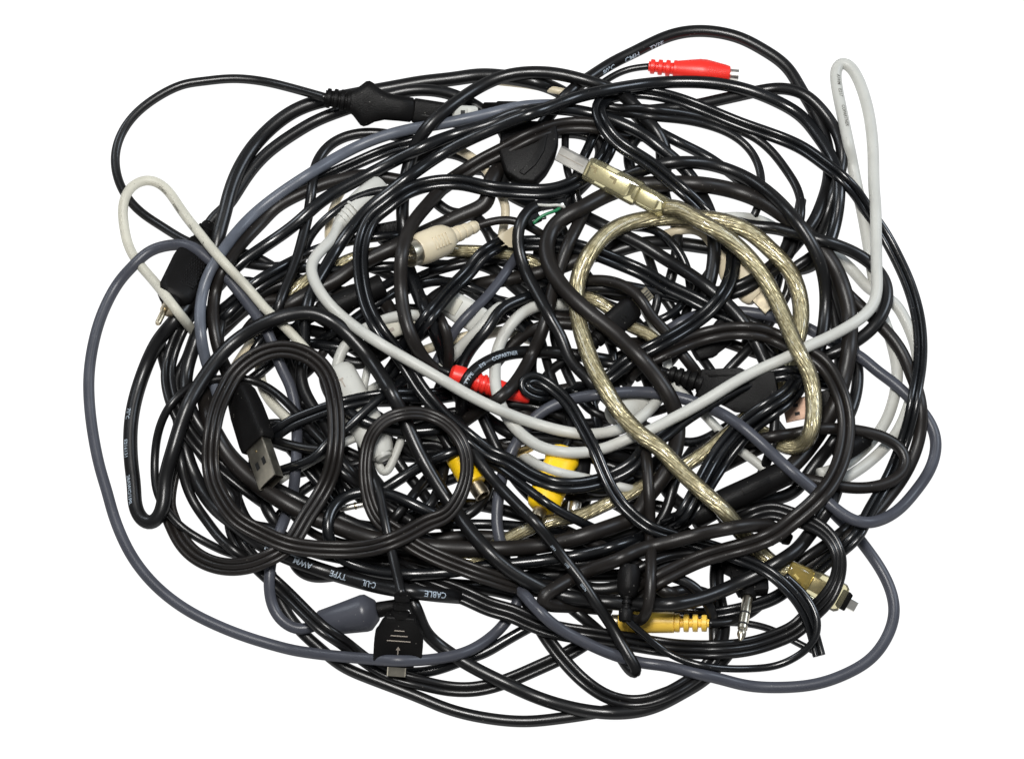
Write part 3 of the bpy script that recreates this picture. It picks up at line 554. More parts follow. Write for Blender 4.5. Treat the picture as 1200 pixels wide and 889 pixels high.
  '506,326,-0.5 512,327,-0.5 518,328,-0.5 524,330,0.8 551,341,0.8 580,364,0.8 589,366,0.8 616,388,0.8 634,411,0.8'),
 ('F5', 'buried_cable', 'black', 4.5, 1, 'thin black cable low between the cream round plug and the green wire',
  '496,322,-0.5 500,321,-0.5 506,319,0.8 538,310,0.8 580,304,0.8 614,301,0.8 650,308,0.8'),
 ('F6', 'buried_cable', 'matte', 7.0, 1, 'thick matte black cable low between the slate wire and the clear six-pin plug',
  '549,337,-0.5 568,331,-0.5 574,330,0.8 600,327,0.8 634,319,0.8 668,310,0.8 695,294,0.8 722,280,0.8 728,277,-0.5 731,275,-0.5'),
 ('F7', 'buried_cable', 'matte', 6.0, 1, 'plain matte black cable low between the slate wire and the black mini plug',
  '618,363,-0.5 622,364,-0.5 628,366,0.8 650,372,0.8 672,375,0.8 700,386,0.8 722,402,0.8 744,402,0.8 751,402,-0.5 754,402,-0.5'),
 ('F8', 'buried_cable', 'matte', 6.0, 1, 'plain matte black cable low between the red plug at centre and the black mini plug',
  '579,428,-0.5 581,425,-0.5 585,420,0.8 605,399,0.8 628,384,0.8 657,378,0.8 686,384,0.8 704,398,0.8'),
 ('F9', 'buried_cable', 'black', 4.6, 1, 'thin black cable low between the slate wire and the big yellow plug',
  '631,388,-0.5 632,392,-0.5 634,398,0.5 641,424,0.5 646,442,0.5 659,476,0.5 668,510,0.5'),
 ('F10', 'buried_cable', 'black', 4.6, 1, 'thin black cable low between the black mini plug and the white round plug',
  '651,369,-0.5 649,375,-0.5 648,395,-0.5 650,402,0.5 659,424,0.5 666,440,0.5 682,472,0.5 704,488,0.5 731,494,0.5'),
 ('F11', 'buried_cable', 'black', 6.2, 1, 'plain black cable low between the big left loop and the small ring',
  '358,411,1 351,442,1 362,470,1 376,490,1 391,514,1 398,542,0.8 425,564,0.8'),
 ('F12', 'buried_cable', 'black', 5.6, 1, 'plain black cable low between the light grey plug and the small yellow plug',
  '449,497,-0.5 450,500,-0.5 452,506,0.8 459,528,0.8 472,550,0.8 488,568,0.8 506,591,0.8 520,616,0.8 524,621,-0.5 526,624,-0.5'),
 ('F13', 'buried_cable', 'black', 5.2, 1, 'plain black cable low between the small yellow plug and the small ring',
  '530,500,-0.5 529,503,-0.5 528,510,1 523,537,1 517,564,1 506,591,1 488,607,0.8 483,611,-0.5 481,614,-0.5'),
 ('F14', 'buried_cable', 'black', 5.0, 1, 'plain black cable low between the light grey plug and the small ring',
  '373,530,1 394,548,1 423,570,1 448,591,1 474,609,0.8 480,613,-0.5 482,615,-0.5'),
 ('F15', 'buried_cable', 'black', 5.0, 1, 'plain black cable low between the printed cable and the small yellow plug',
  '450,618,1 470,598,1 486,578,1 502,557,1 515,546,0.8 519,542,-0.5 524,538,-0.5 528,534,-0.5'),
 ('F16', 'buried_cable', 'black', 5.4, 1, 'plain black cable low between the small yellow plug and the big yellow plug',
  '526,613,-0.5 529,612,-0.5 535,609,1.5 553,601,1.5 569,586,1.5 574,566,1.5 569,546,1'),
 ('F17', 'buried_cable', 'gloss', 5.0, 1, 'plain glossy black cable low between the small yellow plug and the matte hairpin',
  '506,614,0.8 538,614,0.8 580,614,0.8 594,615,0.8 628,618,0.8 657,620,0.8 663,621,-0.5 668,624,-0.5 673,627,-0.5'),
 ('F18', 'buried_cable', 'gloss', 5.0, 1, 'plain glossy black cable low between the printed cable and the matte hairpin',
  '448,614,0.5 474,622,0.5 506,634,0.5 538,654,0.5 580,665,0.5 605,674,0.5 646,679,0.5 653,680,-0.5 656,680,-0.5'),
 ('F19', 'buried_cable', 'black', 7.0, 1, 'thick black cable low between the matte hairpin and the long black barrel',
  '610,654,-0.5 616,656,-0.5 622,657,-0.5 628,658,0.5 668,661,0.5 704,658,0.5 740,654,0.5 749,645,0.5 776,636,0.5 808,625,0.5'),
 ('F20', 'buried_cable', 'black', 7.0, 1, 'thick black cable low between the matte hairpin and the audio jack',
  '645,669,-0.5 648,671,-0.5 654,674,0.5 686,690,0.5 718,690,0.5 751,679,0.5 762,670,0.5 794,658,0.5 821,650,0.5'),
 ('F21', 'buried_cable', 'matte', 6.5, 1, 'thick matte black cable low between the big yellow plug and the yellow level plug',
  '656,619,-0.5 661,622,-0.5 666,625,-0.5 672,627,0.5 704,640,0.5 731,654,0.5 760,668,0.5 769,690,0.5 794,697,0.5 800,699,-0.5 804,700,-0.5'),
 ('F22', 'buried_cable', 'black', 6.5, 1, 'thick black cable low between the white round plug and the right ring',
  '776,565,-0.5 778,571,-0.5 790,587,-0.5 796,591,0.5 830,604,0.5 866,591,0.5 898,586,0.5 931,578,0.5 947,555,0.5 965,532,0.5 969,527,-0.5 983,513,-0.5'),
 ('F23', 'buried_cable', 'black', 6.0, 1, 'plain black cable low between the big yellow plug and the dongle',
  '731,582,0.5 754,578,0.5 780,566,0.5 803,546,0.5 830,532,0.5 852,524,0.5 880,506,0.5'),
 ('F24', 'buried_cable', 'black', 5.5, 1, 'plain black cable low between the long black barrel and the dongle',
  '767,620,0.8 783,596,0.8 787,573,0.8 796,550,0.8 808,532,0.8 812,527,-0.5 815,523,-0.5 819,518,-0.5'),
 ('F25', 'buried_cable', 'black', 6.0, 1, 'plain black cable low between the red plug at centre and the white round plug',
  '566,486,-0.5 569,488,-0.5 574,492,0.5 600,510,0.5 628,514,0.5 664,514,0.5 695,524,0.5 731,537,0.5 754,546,0.5 760,548,-0.5 765,550,-0.5 771,553,-0.5'),
 ('F26', 'buried_cable', 'black', 5.5, 1, 'plain black cable low between the red plug at centre and the big yellow plug',
  '538,477,-0.5 544,476,-0.5 550,475,-0.5 556,474,0.5 582,474,0.5 605,473,0.5 634,478,0.5 657,488,0.5 686,499,0.5 704,494,0.5 711,493,-0.5 714,492,-0.5'),
 ('K100', 'black_cable', 'gloss', 4.6, 1, 'thin glossy black cable crossing over the lower half of the big yellow plug',
  '564,537,3 580,544,4.5 598,557,5 628,580,5 654,598,5 682,612,4.6 708,625,2 714,628,-0.5 717,629,-0.5'),
 ('F28', 'buried_cable', 'matte', 6.5, 1, 'thick matte black cable low between the big left loop and the black sleeve',
  '255,392,-0.5 259,388,-0.5 264,384,-0.5 268,380,0.5 286,362,0.5 306,352,0.5 335,352,0.5 366,366,0.5 394,384,0.5'),
 ('F29', 'buried_cable', 'black', 6.0, 1, 'plain black cable low between the big left loop and the light grey collar',
  '256,384,0.5 274,370,0.5 294,352,0.5 317,337,0.5 344,330,0.5 380,334,0.5 402,346,0.5 425,339,0.5'),
 ('F30', 'buried_cable', 'matte', 7.0, 1, 'thick matte black cable low between the black sleeve and the pale block plug',
  '371,366,0.5 398,348,0.5 420,337,0.5 448,348,0.5 459,366,0.5 470,398,0.5 488,420,0.5 492,425,-0.5 494,428,-0.5'),
 ('F31', 'buried_cable', 'black', 6.0, 1, 'plain black cable low between the big left loop and the pale block plug',
  '378,394,-0.5 380,397,-0.5 384,402,0.5 402,424,0.5 425,427,0.5 454,411,0.5 481,384,0.5 506,348,0.5 524,339,0.5'),
 ('F32', 'buried_cable', 'matte', 6.0, 1, 'plain matte black cable low between the light grey plug and the red plug at centre',
  '434,429,-0.5 435,426,-0.5 438,420,0.5 454,388,0.5 474,366,0.5 506,373,0.5 533,398,0.5 538,431,0.5 539,438,-0.5 539,441,-0.5'),
 ('F33', 'buried_cable', 'black', 6.0, 1, 'plain black cable low between the knurled plug and the lower left ring',
  '187,399,-0.5 191,418,-0.5 193,424,0.5 202,460,0.5 214,494,0.5 229,521,0.5 247,546,0.5 265,573,0.5 279,598,0.5 282,604,-0.5 284,607,-0.5'),
 ('F34', 'buried_cable', 'black', 6.0, 1, 'plain black cable low between the knurled plug and the silver USB plug',
  '240,366,0.5 227,398,0.5 214,434,0.5 204,440,0.5 214,476,0.5 232,501,0.5'),
 ('F35', 'buried_cable', 'gloss', 5.0, 1, 'plain glossy black cable low between the top arc and the green wire',
  '704,128,1 700,150,1 690,172,1 677,200,1 672,222,0.6 677,242,0.6 678,249,-0.5 679,252,-0.5'),
 ('F36', 'buried_cable', 'black', 5.5, 1, 'plain black cable low between the top arc and the clear six-pin plug',
  '754,154,0.5 736,172,0.5 744,213,0.5 774,231,0.5'),
 ('F37', 'buried_cable', 'gloss', 5.2, 1, 'plain glossy black cable low between the white hairpin and the dongle',
  '939,234,-0.5 939,237,-0.5 938,244,0.8 927,276,0.8 916,298,0.8 911,334,0.8 895,366,0.8 875,398,0.8 873,403,-0.5 871,409,-0.5 870,415,-0.5'),
 ('F38', 'buried_cable', 'black', 5.8, 1, 'plain black cable low between the white hairpin and the coppery plug',
  '965,308,0.5 972,341,0.5 978,375,0.5 983,402,0.5 985,429,0.5 976,465,0.5 960,494,0.5'),
 ('F39', 'buried_cable', 'black', 6.0, 1, 'plain black cable low between the white hairpin and the right ring',
  '976,319,0.8 985,357,0.8 994,386,0.8 1003,420,0.8 1006,434,0.8 1003,465,0.8 994,490,0.8 976,517,0.8 973,522,-0.5 962,537,-0.5 952,552,-0.5'),
 ('F40', 'buried_cable', 'black', 5.5, 1, 'plain black cable low between the clear six-pin plug and the black mini plug',
  '774,168,0.8 776,204,0.8 780,236,0.8 794,267,0.6 792,303,0.6 785,330,0.6 783,336,-0.5 782,342,-0.5 780,347,-0.5'),
 ('F41', 'buried_cable', 'black', 6.0, 1, 'plain black cable low between the mains plug nose and the green wire',
  '479,189,-0.5 482,188,-0.5 488,186,0.5 515,177,0.5 542,182,0.5 574,204,0.5 587,222,0.5 616,238,0.5 621,240,-0.5 627,243,-0.5 633,244,-0.5'),
 ('F42', 'buried_cable', 'black', 5.5, 1, 'plain black cable low between the cream round plug and the slate wire',
  '506,233,0.5 533,254,0.5 551,247,0.5 574,274,0.5 582,298,0.5'),
 ('F43', 'buried_cable', 'gloss', 4.8, 1, 'thin glossy black cable low between the big mains plug and the green wire',
  '550,199,-0.5 553,200,-0.5 560,200,0.8 587,202,0.8 610,213,0.8 628,226,0.8 654,236,0.8 660,238,-0.5 665,240,-0.5 671,241,-0.5'),
 ('F44', 'buried_cable', 'black', 6.5, 1, 'thick black cable low between the big mains plug and the clear six-pin plug',
  '626,158,-0.5 629,158,-0.5 636,157,0.5 668,154,0.5 695,159,0.5 708,172,0.5 695,204,0.5 668,231,0.5 664,235,-0.5 660,240,-0.5 656,244,-0.5'),
 ('F45', 'buried_cable', 'black', 6.4, 1, 'thick black cable low between the lower left ring and the slate barrel',
  '266,576,-0.5 267,579,-0.5 268,586,0.5 274,614,0.5 290,645,0.5 306,663,0.5'),
 ('F46', 'buried_cable', 'black', 6.0, 1, 'plain black cable low between the silver USB plug and the lower left ring',
  '305,568,-0.5 306,572,-0.5 308,578,0.3 312,600,0.3 326,614,0.3 330,620,-0.5 331,622,-0.5'),
 ('F47', 'buried_cable', 'black', 6.0, 1, 'plain black cable low between the lower left ring and the printed cable',
  '268,558,-0.5 270,564,-0.5 272,569,-0.5 274,575,0.3 283,600,0.3 294,620,0.3 312,616,0.3 340,634,0.3'),
 ('F48', 'buried_cable', 'gloss', 4.5, 1, 'thin glossy black cable low between the silver USB plug and the printed cable',
  '333,519,-0.5 335,521,-0.5 340,526,0.8 355,546,0.8 371,564,0.8 389,586,0.8 400,604,0.8 404,610,-0.5 405,612,-0.5'),
 ('F49', 'buried_cable', 'gloss', 4.5, 1, 'thin glossy black cable low between the silver USB plug and the small ring',
  '302,500,-0.5 320,493,-0.5 326,494,0.8 348,501,0.8 371,519,0.8 387,542,0.8 396,568,0.8 398,574,-0.5 400,579,-0.5 402,585,-0.5'),
 ('F50', 'buried_cable', 'black', 7.0, 1, 'thick black cable low between the printed cable and the big yellow plug',
  '340,634,0.2 371,647,0.2 400,652,0.2 414,656,0.2 452,661,0.2 492,661,0.2 538,658,0.2 580,654,0.2'),
 ('F51', 'buried_cable', 'black', 7.0, 1, 'thick black cable low between the printed cable and the flat black plug',
  '343,636,-0.5 341,649,-0.5 348,666,-0.5 365,676,-0.5 371,676,0.2 416,670,0.2 456,676,0.2 497,683,0.2 538,686,0.2 580,690,0.2 594,694,0.2 600,695,-0.5 606,697,-0.5 612,698,-0.5'),
 ('F52', 'buried_cable', 'matte', 7.0, 1, 'thick matte black cable low between the printed cable and the yellow level plug',
  '474,632,0.2 506,632,0.2 542,629,0.2 580,629,0.2 600,632,0.2 641,627,0.2 647,627,-0.5 653,626,-0.5 659,627,-0.5'),
 ('F53', 'buried_cable', 'black', 6.5, 1, 'thick black cable low between the matte hairpin and the yellow level plug',
  '572,685,-0.5 575,684,-0.5 582,683,0.2 628,674,0.2 672,674,0.2 718,674,0.2 760,674,0.2 776,679,0.2'),
 ('F54', 'buried_cable', 'black', 6.5, 1, 'thick black cable low between the matte hairpin and the yellowed plug',
  '682,699,0.2 718,699,0.2 760,697,0.2 776,697,0.2 808,690,0.2 814,690,-0.5 832,698,-0.5'),
 ('F55', 'buried_cable', 'black', 6.5, 1, 'thick black cable low between the red plug at centre and the matte hairpin',
  '628,488,0.2 654,492,0.2 686,510,0.2 704,537,0.2 718,564,0.2'),
 ('F56', 'buried_cable', 'matte', 6.5, 1, 'thick matte black cable low between the red plug at centre and the dongle',
  '592,456,0.2 628,460,0.2 659,458,0.2 686,452,0.2 713,463,0.2'),
 ('F57', 'buried_cable', 'black', 6.5, 1, 'thick black cable low between the long black barrel and the right ring',
  '785,609,0.2 808,602,0.2 834,586,0.2 866,571,0.2 898,557,0.2'),
 ('F58', 'buried_cable', 'black', 6.5, 1, 'thick black cable low between the long black barrel and the coppery plug',
  '814,614,0.2 834,604,0.2 862,586,0.2 893,575,0.2 920,562,0.2 926,560,-0.5 931,558,-0.5 937,556,-0.5'),
 ('F59', 'buried_cable', 'matte', 6.5, 1, 'thick matte black cable low between the black sleeve and the red plug at centre',
  '438,388,0.2 466,395,0.2 474,420,0.2 492,440,0.2 506,429,0.2'),
 ('F60', 'buried_cable', 'black', 6.0, 1, 'plain black cable low between the slate wire and the green wire',
  '553,308,0.2 578,314,0.2 605,339,0.2 634,357,0.2 659,357,0.2 666,357,-0.5 669,357,-0.5'),
 ('F61', 'buried_cable', 'black', 6.0, 1, 'plain black cable low between the green wire and the black mini plug',
  '655,263,-0.5 656,266,-0.5 659,272,0.2 677,308,0.2 695,334,0.2 718,346,0.2 754,348,0.2'),
 ('F62', 'buried_cable', 'black', 6.0, 1, 'plain black cable low between the light grey plug and the printed cable',
  '392,527,-0.5 397,531,-0.5 402,534,-0.5 407,537,0.2 434,555,0.2 454,582,0.2 470,607,0.2 488,620,0.2'),
 ('F63', 'buried_cable', 'black', 6.0, 1, 'plain black cable low between the small ring and the big yellow plug',
  '461,528,0.2 486,521,0.2 515,519,0.2 546,546,0.2 574,578,0.2 578,583,-0.5 580,586,-0.5'),
 ('F64', 'buried_cable', 'black', 6.0, 1, 'plain black cable low between the big yellow plug and the long black barrel',
  '628,618,0.2 654,600,0.2 677,582,0.2 704,578,0.2 740,586,0.2 762,591,0.2 768,592,-0.5 787,597,-0.5'),
 ('N1', 'buried_cable', 'black', 6, 1, 'plain black cable low between the big left loop and the light grey plug',
  '300,402,0.3 340,385,0.3 390,394,0.3 432,420,0.3'),
 ('N2', 'buried_cable', 'gloss', 5, 1, 'plain glossy black cable low between the silver USB plug and the black sleeve',
  '279,456,-0.5 284,452,-0.5 301,440,-0.5 306,436,0.3 350,402,0.3 402,408,0.3 450,400,0.3'),
 ('N3', 'buried_cable', 'black', 6, 1, 'plain black cable low between the black sleeve and the small ring',
  '401,391,-0.5 403,393,-0.5 408,398,0.3 440,430,0.3 470,470,0.3 492,525,0.3 494,531,-0.5 495,534,-0.5'),
 ('N4', 'buried_cable', 'matte', 6, 1, 'plain matte black cable low between the red plug at centre and the long black barrel',
  '596,470,0.3 640,500,0.3 690,512,0.3 745,520,0.3 752,521,-0.5 755,521,-0.5'),
 ('N5', 'buried_cable', 'black', 5, 1, 'plain black cable low between the small yellow plug and the white round plug',
  '570,523,-0.5 576,522,-0.5 582,521,-0.5 588,520,0.3 640,514,0.3 700,540,0.3 762,562,0.3'),
 ('N6', 'buried_cable', 'black', 6, 1, 'plain black cable low between the big yellow plug and the white round plug',
  '655,556,0.3 700,576,0.3 740,562,0.3 775,536,0.3 780,532,-0.5 783,530,-0.5'),
 ('N7', 'buried_cable', 'black', 5.5, 1, 'plain black cable low between the red plug at centre and the small yellow plug',
  '560,476,0.3 580,520,0.3 602,560,0.3 645,604,0.3'),
 ('N8', 'buried_cable', 'gloss', 5, 1, 'plain glossy black cable low between the white round plug and the matte hairpin',
  '690,456,0.3 701,500,0.3 706,548,0.3'),
 ('N9', 'buried_cable', 'black', 6, 1, 'plain black cable low between the small ring and the matte hairpin',
  '468,607,-0.5 472,606,-0.5 478,604,0.3 540,590,0.3 600,600,0.3 662,622,0.3 667,625,-0.5 673,628,-0.5 677,631,-0.5'),
 ('N10', 'buried_cable', 'black', 6.5, 1, 'thick black cable low between the slate wire and the cream flat plug',
  '607,326,-0.5 610,327,-0.5 616,330,0.3 660,346,0.3 700,336,0.3 745,346,0.3 751,348,-0.5 755,349,-0.5'),
 ('N11', 'buried_cable', 'black', 5.5, 1, 'plain black cable low between the silver USB plug and the small yellow plug',
  '310,512,-0.5 315,515,-0.5 320,518,-0.5 326,520,0.3 380,540,0.3 430,580,0.3 484,612,0.3'),
 ('N12', 'buried_cable', 'matte', 6, 1, 'plain matte black cable low between the long black barrel and the white round plug',
  '815,564,0.3 860,540,0.3 906,518,0.3'),
 ('N13', 'buried_cable', 'black', 7, 1, 'thick black cable low between the green wire and the cream flat plug',
  '626,294,-0.5 629,295,-0.5 636,296,0.3 700,300,0.3 760,284,0.3 842,292,0.3 848,293,-0.5 854,293,-0.5 860,293,-0.5'),
 ('N14', 'buried_cable', 'gloss', 4.6, 1, 'thin glossy black cable low between the black mini plug and the cream flat plug',
  '676,324,-0.5 679,325,-0.5 686,326,0.3 760,340,0.3 800,352,0.3 858,372,0.3'),
 ('N15', 'buried_cable', 'matte', 5.5, 1, 'plain matte black cable low between the black mini plug and the dongle',
  '714,426,-0.5 730,414,-0.5 736,412,0.3 790,400,0.3 832,396,0.3 880,412,0.3 886,414,-0.5 891,416,-0.5 897,417,-0.5'),
 ('N16', 'buried_cable', 'gloss', 5, 1, 'plain glossy black cable low between the pale slate cable and the black sleeve',
  '275,330,-0.5 294,328,-0.5 300,330,0.3 350,352,0.3 400,340,0.3 450,352,0.3'),
 ('N17', 'buried_cable', 'black', 6, 1, 'plain black cable low between the light grey plug and the big yellow plug',
  '430,470,-0.5 433,470,-0.5 440,470,0.3 500,468,0.3 560,462,0.3 604,480,0.3 610,483,-0.5 613,484,-0.5'),
 ('N18', 'buried_cable', 'black', 5, 1, 'plain black cable low between the big left loop and the printed cable',
  '335,413,-0.5 337,418,-0.5 338,424,-0.5 340,430,0.3 352,480,0.3 360,530,0.3 390,580,0.3 394,586,-0.5 395,588,-0.5'),
 ('W17', 'white_cable', 'white', 4.8, 1, 'pale wire showing between the small ring and the red plug',
  '488,506,1 506,509,1 520,512,1 538,519,1'),
 ('W19', 'cream_cable', 'offwhite', 5.4, 1, 'off-white wire lying level under the slate wire above the red plug',
  '553,398,0.8 574,389,0.8 589,386,0.8 610,395,0.8 616,397,-0.5 622,398,-0.5 627,399,-0.5'),
 ('W20', 'white_cable', 'white', 3.8, 1, 'thin white wire standing upright beside the light grey plug',
  '424,463,0.8 429,440,0.8 434,416,0.8 435,409,-0.5 436,406,-0.5'),
 ('W21', 'white_cable', 'white', 4.2, 1, 'thin white wire slanting behind the black twin flex by the light grey plug',
  '419,465,-0.5 422,463,-0.5 428,460,0.9 441,452,0.9 456,444,0.9'),
 ('W22', 'white_cable', 'offwhite', 5.4, 1, 'short off-white wire slanting under the left ring beside the slate cable',
  '308,414,-0.5 304,426,-0.5 304,445,-0.5 311,463,-0.5 315,468,0.8 326,480,0.8 340,493,0.8'),
 ('W23', 'cream_cable', 'cream', 5.2, 1, 'short tan wire peeping out at the top of the left ring',
  '272,436,0.7 286,414,0.7 299,395,0.7 303,389,-0.5 305,387,-0.5'),
 ('N19', 'buried_cable', 'gloss', 4.4, 1, 'thin glossy black cable low between the black sleeve and the black mini plug',
  '468,334,0.3 560,302,0.3 655,334,0.3'),
 ('N20', 'buried_cable', 'black', 4.6, 1, 'thin black cable low between the pale block plug and the small ring',
  '500,376,0.3 522,430,0.3 498,486,0.3'),
 ('N21', 'buried_cable', 'black', 4.4, 1, 'thin black cable low between the slate wire and the red plug at centre',
  '640,376,0.3 622,430,0.3 644,484,0.3 647,490,-0.5 648,493,-0.5'),
 ('N22', 'buried_cable', 'gloss', 4.6, 1, 'thin glossy black cable low between the black mini plug and the big yellow plug',
  '698,376,0.3 722,420,0.3 700,464,0.3 697,470,-0.5 695,473,-0.5'),
 ('N23', 'buried_cable', 'black', 4.4, 1, 'thin black cable low between the clear six-pin plug and the white round plug',
  '755,287,-0.5 756,290,-0.5 758,296,0.3 772,350,0.3 748,402,0.3 745,408,-0.5 743,411,-0.5'),
 ('N24', 'buried_cable', 'black', 4.6, 1, 'thin black cable low between the cream flat plug and the dongle',
  '832,318,-0.5 830,321,-0.5 826,326,0.3 800,380,0.3 834,434,0.3 837,439,-0.5 840,444,-0.5 843,450,-0.5'),
 ('N25', 'buried_cable', 'gloss', 4.4, 1, 'thin glossy black cable low between the cream round plug and the clear six-pin plug',
  '552,252,0.3 600,292,0.3 650,276,0.3 656,273,-0.5 659,272,-0.5'),
 ('N26', 'buried_cable', 'black', 4.4, 1, 'thin black cable low between the light grey plug and the slate barrel',
  '352,470,0.3 392,500,0.3 400,560,0.3 440,600,0.3'),
 ('N27', 'buried_cable', 'gloss', 4.4, 1, 'thin glossy black cable low between the light grey plug and the white round plug',
  '420,470,0.3 470,500,0.3 540,480,0.3 590,500,0.3 596,503,-0.5 599,504,-0.5'),
 ('N28', 'buried_cable', 'black', 4.6, 1, 'thin black cable low between the silver USB plug and the light grey plug',
  '330,560,0.3 380,520,0.3 440,510,0.3 500,540,0.3'),
 ('N29', 'buried_cable', 'black', 4.4, 1, 'thin black cable low between the cream flat plug and the coppery plug',
  '880,380,0.3 910,430,0.3 900,480,0.3 930,520,0.3 934,525,-0.5 937,528,-0.5'),
 ('N30', 'buried_cable', 'gloss', 4.4, 1, 'thin glossy black cable low between the white round plug and the coppery plug',
  '751,496,-0.5 754,497,-0.5 760,500,0.3 810,520,0.3 850,500,0.3 900,470,0.3'),
 ('N31', 'buried_cable', 'black', 4.6, 1, 'thin black cable low between the big yellow plug and the audio jack',
  '600,620,0.3 680,640,0.3 760,620,0.3 840,640,0.3 846,642,-0.5 850,643,-0.5'),
 ('N32', 'buried_cable', 'gloss', 4.4, 1, 'thin glossy black cable low between the light grey collar and the slate wire',
  '420,250,0.3 470,300,0.3 540,310,0.3 600,300,0.3'),
 ('N33', 'buried_cable', 'black', 4.6, 1, 'thin black cable low between the pale slate cable and the cream round plug',
  '283,296,-0.5 289,296,-0.5 294,298,-0.5 300,300,0.3 360,330,0.3 420,310,0.3 470,330,0.3'),
 ('R0', 'buried_cable', 'matte', 4.6, 1, 'thin matte black cable low between the big left loop and the slate wire',
  '353,442,-0.5 358,439,-0.5 363,435,-0.5 367,431,0.2 378,415,0.2 390,393,0.2 415,383,0.2 454,362,0.2 496,362,0.2'),
 ('R1', 'buried_cable', 'gloss', 5.2, 1, 'plain glossy black cable low between the big yellow plug and the matte hairpin',
  '717,589,0.2 731,594,0.2 739,602,0.2 743,608,0.2 750,619,0.2 744,632,0.2'),
 ('R2', 'buried_cable', 'matte', 5.2, 1, 'plain matte black cable low between the slate wire and the white round plug',
  '575,350,-0.5 579,350,-0.5 585,352,0.2 614,359,0.2 631,356,0.2 664,364,0.2 686,371,0.2 693,382,0.2'),
 ('R3', 'buried_cable', 'gloss', 4.2, 1, 'thin glossy black cable low between the white round plug and the yellow level plug',
  '680,543,0.2 685,556,0.2 692,562,0.2 692,579,0.2 686,591,0.2 684,597,-0.5 682,602,-0.5 679,608,-0.5'),
 ('R4', 'buried_cable', 'matte', 4.6, 1, 'thin matte black cable low between the black mini plug and the long black barrel',
  '695,420,-0.5 701,421,-0.5 707,421,-0.5 713,422,0.2 736,424,0.2 756,436,0.2 759,453,0.2 765,461,0.2 762,471,0.2'),
 ('R5', 'buried_cable', 'black', 4.2, 1, 'thin black cable low between the silver USB plug and the red plug at centre',
  '330,556,-0.5 336,557,-0.5 342,557,-0.5 348,556,0.2 381,548,0.2 412,545,0.2 459,536,0.2 502,538,0.2 547,537,0.2'),
 ('R6', 'buried_cable', 'gloss', 4.2, 1, 'thin glossy black cable low between the big yellow plug and the pale block plug',
  '603,530,-0.5 599,530,-0.5 593,528,0.2 568,522,0.2 537,519,0.2 511,500,0.2 495,488,0.2 479,459,0.2 476,454,-0.5 473,448,-0.5 471,443,-0.5'),
 ('R7', 'buried_cable', 'black', 4.2, 1, 'thin black cable low between the small yellow plug and the lower left ring',
  '498,616,0.2 461,617,0.2 437,616,0.2 416,613,0.2 398,607,0.2 384,594,0.2 379,590,-0.5 376,588,-0.5'),
 ('R8', 'buried_cable', 'black', 4.2, 1, 'thin black cable low between the small ring and the pale slate cable',
  '454,546,-0.5 448,544,-0.5 443,542,-0.5 437,540,0.2 406,528,0.2 375,506,0.2 355,483,0.2 340,453,0.2 347,427,0.2 349,421,-0.5 350,417,-0.5'),
 ('R9', 'buried_cable', 'gloss', 5.2, 1, 'plain glossy black cable low between the small ring and the white round plug',
  '487,569,-0.5 490,569,-0.5 497,569,0.2 530,562,0.2 557,549,0.2 592,545,0.2 627,544,0.2 664,542,0.2'),
 ('R10', 'buried_cable', 'matte', 5.2, 1, 'plain matte black cable low between the light grey plug and the slate wire',
  '477,428,0.2 471,406,0.2 487,383,0.2 497,371,0.2 522,349,0.2 550,335,0.2 556,333,-0.5 575,336,-0.5'),
 ('R11', 'buried_cable', 'gloss', 6.4, 1, 'thick glossy black cable low between the red plug at centre and the yellow level plug',
  '699,524,0.2 718,538,0.2 743,556,0.2 752,572,0.2 752,580,0.2 751,597,0.2'),
 ('R12', 'buried_cable', 'black', 4.6, 1, 'thin black cable low between the green wire and the white round plug',
  '682,345,0.2 714,357,0.2 744,372,0.2 760,396,0.2 772,418,0.2 771,437,0.2'),
 ('R13', 'buried_cable', 'matte', 4.6, 1, 'thin matte black cable low between the audio jack and the small yellow plug',
  '828,639,0.2 790,643,0.2 758,648,0.2 714,656,0.2 666,650,0.2 617,658,0.2'),
 ('R14', 'buried_cable', 'matte', 4.2, 1, 'thin matte black cable low between the white round plug and the dongle',
  '777,429,0.2 797,446,0.2 799,456,0.2 797,471,0.2 780,479,0.2 749,487,0.2'),
 ('R15', 'buried_cable', 'gloss', 4.6, 1, 'thin glossy black cable low between the lower left ring and the small ring',
  '318,614,-0.5 321,611,-0.5 325,606,0.2 348,580,0.2 370,564,0.2 414,552,0.2 459,535,0.2 514,529,0.2 521,528,-0.5 524,528,-0.5'),
 ('R16', 'buried_cable', 'matte', 5.2, 1, 'plain matte black cable low between the dongle and the small yellow plug',
  '827,446,0.2 820,470,0.2 801,488,0.2 772,503,0.2 728,521,0.2 679,524,0.2'),
 ('R17', 'buried_cable', 'matte', 4.2, 1, 'thin matte black cable low between the matte hairpin and the slate barrel',
  '644,662,-0.5 638,662,-0.5 632,663,-0.5 626,663,0.2 571,663,0.2 520,664,0.2 472,652,0.2 433,646,0.2 392,633,0.2 386,631,-0.5 383,630,-0.5'),
 ('R18', 'buried_cable', 'gloss', 4.2, 1, 'thin glossy black cable low between the small ring and the slate wire',
  '494,491,0.2 476,468,0.2 471,452,0.2 478,425,0.2 483,400,0.2 505,387,0.2'),
 ('R19', 'buried_cable', 'matte', 4.6, 1, 'thin matte black cable low between the small ring and the red plug at centre',
  '486,511,-0.5 489,511,-0.5 496,512,0.2 517,515,0.2 538,514,0.2 559,518,0.2 571,519,0.2 596,524,0.2 603,525,-0.5 606,526,-0.5'),
 ('R20', 'buried_cable', 'gloss', 4.2, 1, 'thin glossy black cable low between the pale block plug and the slate wire',
